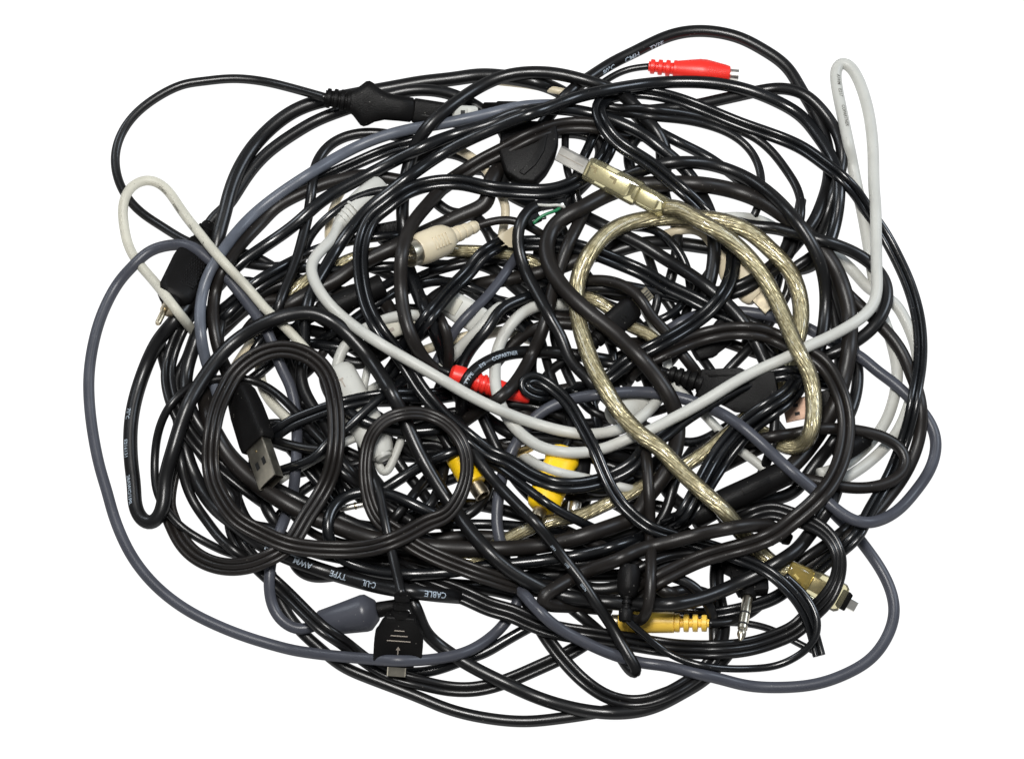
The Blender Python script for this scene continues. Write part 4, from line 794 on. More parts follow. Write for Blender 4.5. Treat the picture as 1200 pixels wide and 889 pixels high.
  '523,419,0.2 539,400,0.2 551,391,0.2 580,377,0.2 604,369,0.2 626,371,0.2 632,371,-0.5 638,372,-0.5 644,372,-0.5'),
 ('R21', 'buried_cable', 'gloss', 4.2, 1, 'thin glossy black cable low between the small yellow plug and the long black barrel',
  '608,503,0.2 635,501,0.2 671,512,0.2 700,510,0.2 718,522,0.2 737,529,0.2 743,531,-0.5 748,534,-0.5 754,536,-0.5'),
 ('R22', 'buried_cable', 'black', 5.2, 1, 'plain black cable low between the black mini plug and the coppery plug',
  '755,324,-0.5 758,327,-0.5 762,332,0.2 781,350,0.2 794,374,0.2 801,388,0.2 799,407,0.2 781,428,0.2'),
 ('R23', 'buried_cable', 'black', 4.6, 1, 'thin black cable low between the small yellow plug and the yellow level plug',
  '654,539,0.2 669,541,0.2 680,553,0.2 689,567,0.2 705,576,0.2 711,587,0.2 716,591,-0.5 721,593,-0.5 727,594,-0.5'),
 ('R24', 'buried_cable', 'black', 4.2, 1, 'thin black cable low between the cream flat plug and the white round plug',
  '780,434,0.2 797,450,0.2 812,463,0.2 810,480,0.2 795,496,0.2 770,506,0.2'),
 ('R25', 'buried_cable', 'matte', 4.2, 1, 'thin matte black cable low between the small yellow plug and the slate barrel',
  '535,646,0.2 487,648,0.2 439,642,0.2 402,636,0.2 365,625,0.2 343,602,0.2 339,597,-0.5 336,595,-0.5'),
]


# ------------------------------------------------------------------ rods: rigid plugs (id, A, B, levelA, levelB, radius)
RODS = {
 'T1': ((778, 243), (656, 180), 9.5, 9.6, 13), 'T2': ((926, 669), (999, 708), 5, 5, 13),
 'K1': ((383, 115), (560, 140), 5, 3, 13), 'K4': ((244, 266), (190, 378), 2, 2, 13),
 'S1': ((372, 731), (470, 708), 1.2, 1.2, 17), 'W2': ((397, 262), (436, 230), 5.5, 3, 13),
 'W6': ((394, 434), (447, 530), 3.5, 2.8, 13), 'K25': ((471, 700), (464, 794), 7, 4.5, 9),
 'K30': ((762, 78), (864, 88), 2.5, 2.5, 10), 'K90': ((529, 438), (624, 468), 5, 4.5, 11),
 'K91': ((662, 530), (629, 607), 3.3, 3.0, 16), 'K92': ((533, 533), (566, 581), 3.6, 3.2, 13),
 'K93': ((884, 655), (868, 748), 3, 7, 8), 'K94': ((829, 730), (722, 728), 3.4, 3.4, 11),
 'K95': ((694, 402), (760, 343), 4.5, 5, 12), 'K87': ((787, 438), (902, 474), 3.5, 2.5, 12),
 'K88': ((556, 266), (476, 299), 5, 5.3, 15), 'K89': ((281, 458), (318, 566), 5.5, 6.6, 12),
 'K96': ((812, 606), (924, 552), 4.5, 4.2, 14), 'K28': ((733, 722), (738, 664), 6, 4.5, 10),
 'K97': ((720, 447), (770, 425), 4.3, 4, 10), 'K98': ((850, 306), (908, 364), 2, 2.2, 11),
 'K99': ((376, 366), (447, 334), 2.4, 2.4, 13),
 # loose plugs whose leads are buried
 'L1': ((622, 222), (622, 146), 1.3, 1.3, 14), 'L2': ((530, 131), (560, 133), 4.2, 4.2, 6),
 'L3': ((571, 127), (624, 129), 2.2, 2.2, 6), 'L5': ((518, 350), (572, 382), 1.3, 1.3, 10),
 'L6': ((978, 470), (922, 482), 3.2, 3.2, 9), 'L7': ((762, 468), (712, 488), 1.0, 1.0, 14),
 'L8': ((1014, 514), (985, 529), 2, 2, 11), 'L9': ((860, 385), (812, 416), 1.6, 1.6, 10),
 'L10': ((434, 272), (488, 262), 2, 2, 6), 'L12': ((616, 262), (664, 238), 4.5, 4.5, 5),
 'L13': ((896, 618), (925, 632), 4.5, 4.5, 8), 'L14': ((598, 534), (622, 524), 2.5, 2.5, 5),
 'L15': ((680, 545), (672, 600), 2.4, 2.2, 12), 'L16': ((846, 510), (806, 540), 1.5, 1.5, 7),
 'L22': ((584, 281), (606, 270), 3.4, 3.4, 9),
 'L23': ((440, 394), (482, 374), 1, 1, 10),
 'L21': ((424, 591), (398, 596), 1, 1, 4),
}

# ------------------------------------------------------------------ lay every cable in plan, then settle the heights
def parse(s):
    a = []
    for w in s.split():
        v = [float(x) for x in w.split(',')]
        a.append(v if len(v) == 4 else v + [0.0])
    return np.array(a)

def spline(P, step=4.0, passes=14):
    out = []
    n = len(P)
    for i in range(n - 1):
        p0, p1, p2, p3 = P[max(i - 1, 0)], P[i], P[i + 1], P[min(i + 2, n - 1)]
        t0 = 0.0
        d = lambda a, b: max(1e-3, math.hypot(*(a[:2] - b[:2]))) ** 0.5
        if i == 0:
            p0 = 2 * p1 - p2
        if i == n - 2:
            p3 = 2 * p2 - p1
        t1 = t0 + d(p0, p1)
        t2 = t1 + d(p1, p2)
        t3 = t2 + d(p2, p3)
        k = max(2, int(math.hypot(*(p2[:2] - p1[:2])) / 2))
        for t in np.linspace(t1, t2, k, endpoint=False):
            A1 = (t1 - t) / (t1 - t0) * p0 + (t - t0) / (t1 - t0) * p1
            A2 = (t2 - t) / (t2 - t1) * p1 + (t - t1) / (t2 - t1) * p2
            A3 = (t3 - t) / (t3 - t2) * p2 + (t - t2) / (t3 - t2) * p3
            B1 = (t2 - t) / (t2 - t0) * A1 + (t - t0) / (t2 - t0) * A2
            B2 = (t3 - t) / (t3 - t1) * A2 + (t - t1) / (t3 - t1) * A3
            c = (t2 - t) / (t2 - t1) * B1 + (t - t1) / (t2 - t1) * B2
            f = (t - t1) / (t2 - t1)
            c[2:] = p1[2:] * (1 - f) + p2[2:] * f
            out.append(c)
    out.append(P[-1])
    Q = np.array(out)
    s = np.concatenate([[0], np.cumsum(np.hypot(*np.diff(Q[:, :2], axis=0).T))])
    m = max(4, int(s[-1] / step))
    u = np.linspace(0, s[-1], m)
    Q = np.stack([np.interp(u, s, Q[:, j]) for j in range(4)], 1)
    for _ in range(passes):
        Q[1:-1] = Q[1:-1] * 0.5 + (Q[:-2] + Q[2:]) * 0.25
    return Q

paths = {}
X, Y, Z, Rr, Wd, SID, SP = [], [], [], [], [], [], []
seg = {}
CABLES = [(c[0], c[1], c[2], c[3] * (1.09 if c[4] == 1 else 1.08) + (0.5 if c[4] == 1 else 0.2), *c[4:]) for c in CABLES]   # jackets swell a little against the drawn radii
for k, (cid, name, mt, r, n, label, s) in enumerate(CABLES):
    Q = spline(parse(s), passes=5 if cid in ('K26', 'W1', 'K5', 'W7', 'K27', 'K54', 'W4') else 14)
    paths[cid] = Q
    i0 = len(X)
    tl = np.radians(Q[:, 3])
    w = r + (n - 1) * 0.92 * r * np.cos(tl)
    th = r + (n - 1) * 0.92 * r * np.sin(tl)
    X += list(Q[:, 0]); Y += list(Q[:, 1]); Z += list(Q[:, 2])
    Rr += list(th); Wd += list(w); SID += [k] * len(Q)
    SP += list(np.concatenate([[0], np.cumsum(np.hypot(*np.diff(Q[:, :2], axis=0).T))]))
    seg[cid] = (i0, len(X))
rodseg = {}
for k, (rid, (a, b, za, zb, r)) in enumerate(RODS.items()):
    L_ = math.dist(a, b)
    m = max(3, int(L_ / 7))
    i0 = len(X)
    sid = [j for j, c in enumerate(CABLES) if c[0] == rid]
    sid = sid[0] if sid else 1000 + k
    for t in np.linspace(0, 1, m):
        X.append(a[0] + (b[0] - a[0]) * t); Y.append(a[1] + (b[1] - a[1]) * t); Z.append(za + (zb - za) * t)
        Rr.append(r + 1 if rid in ('K91', 'K92', 'S1', 'W6', 'K88') else min(r, 9.5)); Wd.append(r); SID.append(sid); SP.append(-1e6)
    rodseg[rid] = (i0, len(X))
X, Y, Z, Rr, Wd, SID, SP = map(np.array, (X, Y, Z, Rr, Wd, SID, SP))
NN = len(X)
I_, J_ = [], []
for c in range(0, NN, 400):
    dx = X[c:c + 400, None] - X[None]
    dy = Y[c:c + 400, None] - Y[None]
    d = np.hypot(dx, dy)
    ok = d < (Wd[c:c + 400, None] + Wd[None])
    same = SID[c:c + 400, None] == SID[None]
    near = np.abs(SP[c:c + 400, None] - SP[None]) < 60
    rod = (SP[c:c + 400, None] < -1) | (SP[None] < -1)
    ok &= ~(same & (near | rod))
    i, j = np.nonzero(ok)
    i = i + c
    kk = i < j
    I_.append(i[kk]); J_.append(j[kk])
I_ = np.concatenate(I_); J_ = np.concatenate(J_)
dd = np.hypot(X[I_] - X[J_], Y[I_] - Y[J_])
de = np.maximum(0, dd - np.maximum(0, Wd[I_] - Rr[I_]) - np.maximum(0, Wd[J_] - Rr[J_]))
rs = Rr[I_] + Rr[J_]
SEP = np.sqrt(np.maximum(0, rs ** 2 - de ** 2)) * 0.95
kp = SEP > 1
I_, J_, SEP = I_[kp], J_[kp], SEP[kp]
dz = Z[I_] - Z[J_]
SG = np.where(np.abs(dz) < 1e-6, np.where(SID[I_] > SID[J_], 1.0, -1.0), np.sign(dz))
H = Rr + Z * 7.0
segs = list(seg.values())
first = np.zeros(NN, bool)
last = np.zeros(NN, bool)
isr = np.zeros(NN, bool)
for a, b in segs:
    first[a] = True; last[b - 1] = True
for a, b in rodseg.values():
    isr[a:b] = True
mid = ~(first | last | isr)
im = np.nonzero(mid)[0]
links = []
for rid, (a, b) in rodseg.items():
    if rid in seg:
        ca, cb = seg[rid]
        A = RODS[rid][0]
        d0 = math.hypot(X[ca] - A[0], Y[ca] - A[1]); d1 = math.hypot(X[cb - 1] - A[0], Y[cb - 1] - A[1])
        links.append((a, b, list(range(ca, ca + 3)) if d0 < d1 else list(range(cb - 3, cb))))
ITER = 500
PITCH = {'K89': 30, 'K98': 6, 'K88': 50}
for it in range(ITER):
    late = it > ITER * 0.6
    g = 0.05 if late else 0.30
    for _ in range(1 if late else 4):
        Hs = H.copy()
        Hs[im] = H[im] * 0.34 + (H[im - 1] + H[im + 1]) * 0.33
        H = Hs
    H = H - g
    pen = SEP - SG * (H[I_] - H[J_])
    act = pen > 0
    ii, jj, p, sg = I_[act], J_[act], pen[act] * 0.5, SG[act]
    upI = np.where(sg > 0, ii, jj)
    dnI = np.where(sg > 0, jj, ii)
    up = np.zeros(NN); dn = np.zeros(NN)
    np.maximum.at(up, upI, p)
    np.maximum.at(dn, dnI, p)
    H = H + up - dn
    H = np.maximum(H, Rr)
    for rid, (a, b) in rodseg.items():
        t = np.linspace(0, 1, b - a)
        c = np.polyfit(t, H[a:b], 1)
        if rid in PITCH:
            c = [PITCH[rid], H[a:b].mean() - PITCH[rid] / 2]
        H[a:b] = np.clip(np.polyval(c, t), 6, None)
    for a, b, ends in links:
        m = (H[a] + H[ends].mean()) / 2
        H[ends] = m
        H[a] = m
pen = SEP - SG * (H[I_] - H[J_])
print('SETTLE samples', NN, 'pairs', len(I_), 'max height', round(H.max() * S * 100, 1), 'cm; overlap >2:', int((pen > 2).sum()), 'max', round(pen.max(), 1))

# ------------------------------------------------------------------ mesh helpers
def link_mesh(name, verts, faces, material, parent=None, uvs=None, smooth=True, sharp=None, offset=None):
    m = bpy.data.meshes.new(name)
    m.from_pydata([tuple(v) for v in verts], [], faces)
    m.materials.append(material)
    if uvs is not None:
        ul = m.uv_layers.new(name='UVMap')
        loops = np.empty(len(m.loops), dtype=np.int32)
        m.loops.foreach_get('vertex_index', loops)
        ul.data.foreach_set('uv', np.asarray(uvs, dtype=np.float32)[loops].ravel())
    m.validate()
    m.update()
    if smooth:
        m.shade_smooth() if hasattr(m, 'shade_smooth') else None
        if sharp:
            m.set_sharp_from_angle(angle=math.radians(sharp))
    o = bpy.data.objects.new(name, m)
    COL.objects.link(o)
    if parent is not None:
        o.parent = parent
    return o

def profile(n, r=1.0):
    """outline of n round cores side by side, unit radius, as (lateral, up)"""
    if n == 1:
        return [(math.cos(a), math.sin(a)) for a in np.linspace(0, 2 * math.pi, 16, endpoint=False)]
    step = 1.84
    cs = [(i - (n - 1) / 2) * step for i in range(n)]
    cut = math.acos(step / 2)
    top, bot = [], []
    for i in range(n - 1, -1, -1):
        a0 = 0 if i == n - 1 else cut
        a1 = math.pi if i == 0 else math.pi - cut
        for a in np.linspace(a0, a1, 8 if n > 1 else 16):
            top.append((cs[i] + math.cos(a), math.sin(a)))
    for i in range(n):
        a0 = math.pi if i == 0 else math.pi + cut
        a1 = 2 * math.pi if i == n - 1 else 2 * math.pi - cut
        for a in np.linspace(a0, a1, 8):
            bot.append((cs[i] + math.cos(a), math.sin(a)))
    pts = top + bot
    out = []
    for p in pts:
        if not out or math.dist(p, out[-1]) > 1e-3:
            out.append(p)
    if math.dist(out[0], out[-1]) < 1e-3:
        out.pop()
    return out

def frames(cid):
    a, b = seg[cid]
    h = H[a:b].copy()
    for _ in range(12):
        h[1:-1] = h[1:-1] * 0.5 + (h[:-2] + h[2:]) * 0.25
    P, t = at(X[a:b], Y[a:b], np.maximum(h, Rr[a:b] * 0.98))
    for _ in range(4):
        P[1:-1] = P[1:-1] * 0.5 + (P[:-2] + P[2:]) * 0.25
    T = np.gradient(P, axis=0)
    T /= np.linalg.norm(T, axis=1)[:, None]
    V = CAM - P
    V /= np.linalg.norm(V, axis=1)[:, None]
    L = np.cross(V, T)
    ln = np.linalg.norm(L, axis=1)[:, None]
    L /= np.maximum(ln, 1e-6)
    U = np.cross(T, L)
    return P, T, L, U, t * S

def sweep(name, cid, r, n, material, parent, origin, tilt=None, rope=None, scale=1.0):
    P, T, L, U, sc = frames(cid)
    m = len(P)
    arc = np.concatenate([[0], np.cumsum(np.linalg.norm(np.diff(P, axis=0), axis=1))])
    if tilt is not None and np.any(tilt):
        c, s_ = np.cos(np.radians(tilt))[:, None], np.sin(np.radians(tilt))[:, None]
        L, U = L * c + U * s_, U * c - L * s_
    verts, uvs = [], []
    if rope:
        k, pitch, depth = rope
        ang = np.linspace(0, 2 * math.pi, 40, endpoint=False)
    else:
        pr = np.array(profile(n))
    for i in range(m):
        if rope:
            ph = arc[i] / pitch * 2 * math.pi
            rad = 1 - depth + depth * np.abs(np.cos(k * (ang - ph) / 2))
            pr = np.stack([np.cos(ang) * rad, np.sin(ang) * rad], 1)
        q = P[i] + (pr[:, :1] * L[i] + pr[:, 1:] * U[i]) * (r * sc[i] * scale)
        verts.append(q - origin)
        uvs.append(np.stack([np.full(len(pr), arc[i]), np.arange(len(pr)) / len(pr)], 1))
    kf = len(pr)
    verts = np.concatenate(verts)
    uvs = np.concatenate(uvs)
    faces = []
    for i in range(m - 1):
        for j in range(kf):
            j2 = (j + 1) % kf
            faces.append((i * kf + j, i * kf + j2, (i + 1) * kf + j2, (i + 1) * kf + j))
    faces.append(tuple(range(kf - 1, -1, -1)))
    faces.append(tuple(range((m - 1) * kf, m * kf)))
    return link_mesh(name, verts, faces, material, parent, uvs, sharp=50 if n > 1 else None)

class Frame:
    """local axes of a rod: x along it, y sideways, z towards the viewer; grid units"""
    def __init__(self, rid, roll=0.0, origin=None, a=None, b=None):
        i0, i1 = rodseg[rid]
        A, B, _, _, _ = RODS[rid]
        ha, hb = H[i0], H[i1 - 1]
        if a is not None:
            f = lambda p: np.clip(np.dot(np.subtract(p, A), np.subtract(B, A)) / np.dot(np.subtract(B, A), np.subtract(B, A)), 0, 1)
            ha, hb = ha + (hb - ha) * f(a), H[i0] + (hb - ha) * f(b)
            A, B = a, b
        PA, ta = at(A[0], A[1], ha)
        PB, tb = at(B[0], B[1], hb)
        self.L = math.dist(A, B)
        self.sc = np.linalg.norm(PB - PA) / self.L
        self.s2 = float(ta) * S
        x = (PB - PA) / np.linalg.norm(PB - PA)
        v = CAM - PA
        v /= np.linalg.norm(v)
        y = np.cross(v, x); y /= np.linalg.norm(y)
        z = np.cross(x, y)
        c, s_ = math.cos(math.radians(roll)), math.sin(math.radians(roll))
        self.x, self.y, self.z = x, y * c + z * s_, z * c - y * s_
        self.PA = PA
        self.o = np.zeros(3) if origin is None else origin
        self.A, self.B = A, B
    def __call__(self, p):
        return self.PA + self.x * p[0] * self.sc + (self.y * p[1] + self.z * p[2]) * self.s2 - self.o
    def loc(self, q):
        """grid point -> local x, y"""
        d = np.subtract(q, self.A)
        ux = np.subtract(self.B, self.A) / self.L
        uy = np.array([ux[1], -ux[0]])     # y = view x axis, in picture coordinates (y down)
        return float(d @ ux), float(d @ uy)

def loft(f, name, secs, material, parent, seg_=24, expo=2.0, sharp=40, caps=True):
    """sections (x, half width, half thickness[, cy, cz]) with superellipse outline"""
    verts, faces = [], []
    for s in secs:
        x, hw, hz = s[:3]
        cy = s[3] if len(s) > 3 else 0
        cz = s[4] if len(s) > 4 else 0
        for a in np.linspace(0, 2 * math.pi, seg_, endpoint=False):
            c, q = math.cos(a), math.sin(a)
            verts.append(f((x, cy + hw * math.copysign(abs(c) ** (2 / expo), c), cz + hz * math.copysign(abs(q) ** (2 / expo), q))))
    k = seg_
    for i in range(len(secs) - 1):
        for j in range(k):
            j2 = (j + 1) % k
            faces.append((i * k + j, i * k + j2, (i + 1) * k + j2, (i + 1) * k + j))
    if caps:
        faces.append(tuple(range(k - 1, -1, -1)))
        faces.append(tuple(range((len(secs) - 1) * k, len(secs) * k)))
    return link_mesh(name, verts, faces, material, parent, sharp=sharp)

def rnd(x0, x1, r0, r1, e=2.5, hz=1.0):
    """lathe sections with softened ends"""
    return [(x0, max(r0 - e, .3), max(r0 - e, .3) * hz), (x0 + e * .3, r0 - e * .3, (r0 - e * .3) * hz), (x0 + e, r0, r0 * hz),
            (x1 - e, r1, r1 * hz), (x1 - e * .3, r1 - e * .3, (r1 - e * .3) * hz), (x1, max(r1 - e, .3), max(r1 - e, .3) * hz)]

def ribs(x0, x1, n, ra, rb, gap=0.35, dip=0.72, hz=1.0):
    out = []
    w = (x1 - x0) / n
    for i in range(n):
        r = ra + (rb - ra) * (i + .5) / n
        a = x0 + i * w
        out += [(a, r * dip, r * dip * hz), (a + w * gap * .5, r * dip, r * dip * hz), (a + w * (gap * .5 + .08), r * .97, r * .97 * hz), (a + w * .5, r, r * hz),
                (a + w * (.92 - gap * .3), r * .97, r * .97 * hz), (a + w * (1 - gap * .3), r * dip, r * dip * hz)]
    return out

def box(f, name, x0, x1, y0, y1, z0, z1, material, parent, bev=0.8):
    bm = bmesh.new()
    vs = [bm.verts.new((x, y, z)) for x in (x0, x1) for y in (y0, y1) for z in (z0, z1)]
    for q in ((0, 1, 3, 2), (4, 6, 7, 5), (0, 4, 5, 1), (2, 3, 7, 6), (0, 2, 6, 4), (1, 5, 7, 3)):
        bm.faces.new([vs[i] for i in q])
    if bev:
        bmesh.ops.bevel(bm, geom=bm.edges[:], offset=bev, segments=2, affect='EDGES', profile=0.5)
    return from_bm(f, name, bm, material, parent)

def from_bm(f, name, bm, material, parent, sharp=40):
    bmesh.ops.recalc_face_normals(bm, faces=bm.faces[:])
    bm.verts.index_update()
    vs = [f(v.co) for v in bm.verts]
    fs = [tuple(v.index for v in q.verts) for q in bm.faces]
    bm.free()
    return link_mesh(name, vs, fs, material, parent, sharp=sharp)

def prism(f, name, poly, z0, z1, material, parent, bev=2.0, grid=True):
    bm = bmesh.new()
    pts = [f.loc(p) for p in poly] if grid else poly
    lo = [bm.verts.new((x, y, z0)) for x, y in pts]
    hi = [bm.verts.new((x, y, z1)) for x, y in pts]
    n = len(pts)
    bm.faces.new(lo[::-1]); bm.faces.new(hi)
    for i in range(n):
        bm.faces.new((lo[i], lo[(i + 1) % n], hi[(i + 1) % n], hi[i]))
    if bev:
        bmesh.ops.bevel(bm, geom=bm.edges[:], offset=bev, segments=3, affect='EDGES', profile=0.5, clamp_overlap=True)
    return from_bm(f, name, bm, material, parent)

def shell(f, name, x0, x1, hw, hz, th, material, parent, cz=0.0):
    """open-ended hollow metal tube of rectangular section"""
    bm = bmesh.new()
    rings = []
    for x, a, b in ((x0, hw, hz), (x1, hw, hz), (x1, hw - th, hz - th), (x0 + 3, hw - th, hz - th)):
        c = 1.2
        rings.append([bm.verts.new((x, y, z + cz)) for y, z in ((-a, -b + c), (-a + c, -b), (a - c, -b), (a, -b + c), (a, b - c), (a - c, b), (-a + c, b), (-a, b - c))])
    for p, q in zip(rings, rings[1:]):
        for i in range(8):
            bm.faces.new((p[i], p[(i + 1) % 8], q[(i + 1) % 8], q[i]))
    bm.faces.new(rings[0][::-1])
    bm.faces.new(rings[-1])
    return from_bm(f, name, bm, material, parent)

def tube(name, pts, r, material, parent, o):
    """short free wire through grid points (x, y, h)"""
    Q = np.array(pts, float)
    s = np.concatenate([[0], np.cumsum(np.linalg.norm(np.diff(Q, axis=0), axis=1))])
    u = np.linspace(0, s[-1], max(8, int(s[-1] / 2)))
    Q = np.stack([np.interp(u, s, Q[:, j]) for j in range(3)], 1)
    for _ in range(6):
        Q[1:-1] = Q[1:-1] * .5 + (Q[:-2] + Q[2:]) * .25
    P, t = at(Q[:, 0], Q[:, 1], Q[:, 2])
    T = np.gradient(P, axis=0); T /= np.linalg.norm(T, axis=1)[:, None]
    verts, faces = [], []
    for i in range(len(P)):
        a = np.cross(BACK, T[i]); a /= np.linalg.norm(a)
        b = np.cross(T[i], a)
        for g in np.linspace(0, 2 * math.pi, 10, endpoint=False):
            verts.append(P[i] + (a * math.cos(g) + b * math.sin(g)) * r * S * t[i] - o)
    for i in range(len(P) - 1):
        for j in range(10):
            faces.append((i * 10 + j, i * 10 + (j + 1) % 10, (i + 1) * 10 + (j + 1) % 10, (i + 1) * 10 + j))
    faces.append(tuple(range(9, -1, -1))); faces.append(tuple(range((len(P) - 1) * 10, len(P) * 10)))
    return link_mesh(name, verts, faces, material, parent)

# ------------------------------------------------------------------ build the cables
ROOT = {}
INFO = {c[0]: c for c in CABLES}
CAT = {'flat_cable': 'flat cable', 'ribbon_cable': 'ribbon cable', 'thin_cable': 'wire'}
TEXTED = {'K2', 'K8', 'K26', 'K40', 'K60', 'W1', 'W4'}

def empty(name, p, label, cat):
    o = bpy.data.objects.new(name, None)
    o.empty_display_size = 0.01
    COL.objects.link(o)
    o.location = p
    o['label'] = label
    o['category'] = cat
    return o

for cid, name, mt, r, n, label, s in CABLES:
    a, b = seg[cid]
    P, _ = at(X[a], Y[a], H[a])
    org = np.array([P[0], P[1], 0.0])
    tilt = paths[cid][:, 3]
    if cid in RODS or cid in TEXTED or mt == 'clear':
        root = empty(name, org, label, CAT.get(name, 'cable'))
        ROOT[cid] = (root, org)
        if mt == 'clear':
            sweep('braided_core', cid, r, n, M['braid'], root, org, rope=(6, 0.046, 0.16), scale=0.70)
            sweep('clear_jacket', cid, r, n, M['clear'], root, org)
        else:
            sweep('jacket', cid, r, n, M[mt], root, org, tilt)
    else:
        o = sweep(name, cid, r, n, M[mt], None, org, tilt)
        o.location = org
        o['label'] = label
        o['category'] = CAT.get(name, 'cable')
        if name == 'buried_cable':
            o['group'] = 'black cables buried low in the tangle'

# ------------------------------------------------------------------ plugs on the cable ends
def fr(cid, roll=0.0, a=None, b=None):
    root, org = ROOT[cid]
    return Frame(cid, roll, org, a, b), root

# clear six-pin plug
f, r0 = fr('T1', -8)
loft(f, 'clear_collar', rnd(-2, 34, 12.5, 13, 2, .85), M['clear_plug'], r0, expo=3)
loft(f, 'clear_body', rnd(32, 101, 15.5, 14.5, 3, .72), M['clear_plug'], r0, expo=4)
box(f, 'inner_shield', 46, 97, -9.5, 9.5, -5, 5, M['nickel'], r0, 2.5)
box(f, 'inner_ferrule', 8, 40, -8.5, 8.5, -6, 6, M['nickel'], r0, 3)
sh = shell(f, 'silver_shell', 98, 138, 9.2, 6.2, 1.1, M['nickel'], r0)
box(f, 'shell_seam', 104, 137, -0.5, 0.5, 5.9, 6.4, M['mark_and_glint'], sh, 0)
box(f, 'contact_block', 103, 134, -5.5, 5.5, -2.2, 2.2, M['dark'], sh, .5)
for x, y in ((62, -5), (88, -6)):
    g = box(f, 'latch_slot', x, x + 9, y, y + 3, 4.8, 5.5, M['mark_and_glint'], r0, 0)
    g = box(f, 'latch_slot', x, x + 3, y + 3, y + 7, 4.8, 5.5, M['mark_and_glint'], r0, 0)

# yellowed four-pin plug
f, r0 = fr('T2', 6)
loft(f, 'amber_collar', rnd(-4, 26, 12.5, 14.5, 3, .85), M['amber_plug'], r0, expo=2.5)
loft(f, 'clear_body', [(22, 9, 8), (24, 14, 10), (34, 16, 11), (54, 18, 11), (66, 18, 10), (70, 15, 8)], M['clear_plug'], r0, expo=3.2)
box(f, 'inner_shield', 24, 60, -9, 9, -6, 6.5, M['brass'], r0, 3)
box(f, 'black_collar', 66, 77, -11, 11, -6.5, 6.5, M['plug'], r0, 1.5)
shell(f, 'silver_shell', 75, 87, 7, 4.5, 1, M['nickel'], r0)

# figure-of-eight mains plug
f, r0 = fr('K1')
loft(f, 'strain_relief', ribs(-2, 30, 4, 11.5, 13.5, .4, .78), M['plug'], r0)
loft(f, 'plug_body', [(26, 8, 8), (28, 13, 12), (33, 16, 12), (38, 21, 13), (43, 26, 13), (47, 27, 13), (52, 25, 13), (59, 20, 13.5), (70, 16, 14), (86, 15, 14), (100, 14.5, 13.5), (102, 12, 12)], M['plug'], r0, expo=3)
loft(f, 'plug_nose', [(101, 12, 11), (103, 14.5, 13), (150, 14, 13), (178, 13.5, 12.5), (180, 12, 11)], M['plug'], r0, expo=5)
box(f, 'groove_line', 112, 174, -4.5, -3.4, 12.2, 13.3, M['dark'], r0, 0)

# knurled adapter plug
f, r0 = fr('K4')
loft(f, 'strain_relief', rnd(-4, 26, 9, 12, 3) , M['plug'], r0)
box(f, 'relief_ring', 7, 10, -11, 11, -11, 11, M['plug'], r0, 1)
loft(f, 'plug_body', [(22, 9, 9), (24, 14, 12), (34, 19, 14), (48, 22, 15), (84, 22, 15), (92, 20, 14), (97, 15, 12), (98, 12, 10)], M['plug'], r0, expo=3)
pb = box(f, 'grip_panel', 44, 84, -3, 16, 13, 15.4, M['plug'], r0, 1.5)
bm = bmesh.new()
for i in range(11):
    for j in range(6):
        x, y = 46.5 + i * 3.5, -0.5 + j * 3 + (1.5 if i % 2 else 0) * 0.9
        q = [bm.verts.new((x + dx * 1.6, y + dy * 1.45, 15.2)) for dx, dy in ((-1, 0), (0, -1), (1, 0), (0, 1))]
        t_ = bm.verts.new((x, y, 17.0))
        for a in range(4):
            bm.faces.new((q[a], q[(a + 1) % 4], t_))
from_bm(f, 'knurling', bm, M['black'], pb, sharp=20)
loft(f, 'end_flange', rnd(96, 103, 11, 11, 1), M['plug'], r0)
loft(f, 'contact_sleeve', [(102, 8, 8), (104, 9, 9), (110, 9, 9), (110.5, 8, 8)], M['brass'], r0)
loft(f, 'contact_pin', [(109, 3.6, 3.6, -4), (126, 3.6, 3.6, -4), (128, 2.6, 2.6, -4)], M['brass'], r0)

# slate barrel
f, r0 = fr('S1')
loft(f, 'barrel', [(-1, 8, 8), (1, 13, 13), (5, 15.5, 15.5), (30, 18.5, 18.5), (56, 22, 22), (61, 21.5, 21.5), (71, 13, 13), (73, 9, 9)], M['slate'], r0, 32, sharp=60)
loft(f, 'plug_neck', [(72, 8, 8), (74, 9.5, 9.5), (104, 7, 7), (105, 5, 5)], M['plug'], r0)

# light grey collar
f, r0 = fr('W2')
loft(f, 'moulded_collar', [(-3, 6, 6), (2, 8.5, 8.5), (9, 12, 11), (16, 15.5, 13), (40, 18, 14), (64, 18, 14), (68, 15, 11)], M['white'], r0, expo=2.4)
for i in range(4):
    loft(f, 'collar_rib', rnd(4 + i * 5, 7 + i * 5, 11.2 + i * 2.0, 11.6 + i * 2.0, .8), M['white'], r0)

# light grey stubby plug
f, r0 = fr('W6')
loft(f, 'plug_body', [(-3, 13, 10), (0, 18, 13), (6, 21, 15), (60, 21, 15), (92, 20, 15), (106, 17, 13), (114, 12, 10)], M['white'], r0, expo=3, seg_=32)
box(f, 'trident_mark', 17, 27, -0.8, 0.8, 14.8, 15.5, M['mark_and_glint'], r0, 0)
box(f, 'trident_mark', 16, 18, -3, 3, 14.8, 15.4, M['mark_and_glint'], r0, 0)
loft(f, 'end_cap', rnd(110, 118, 11, 10, 2), M['white'], r0)

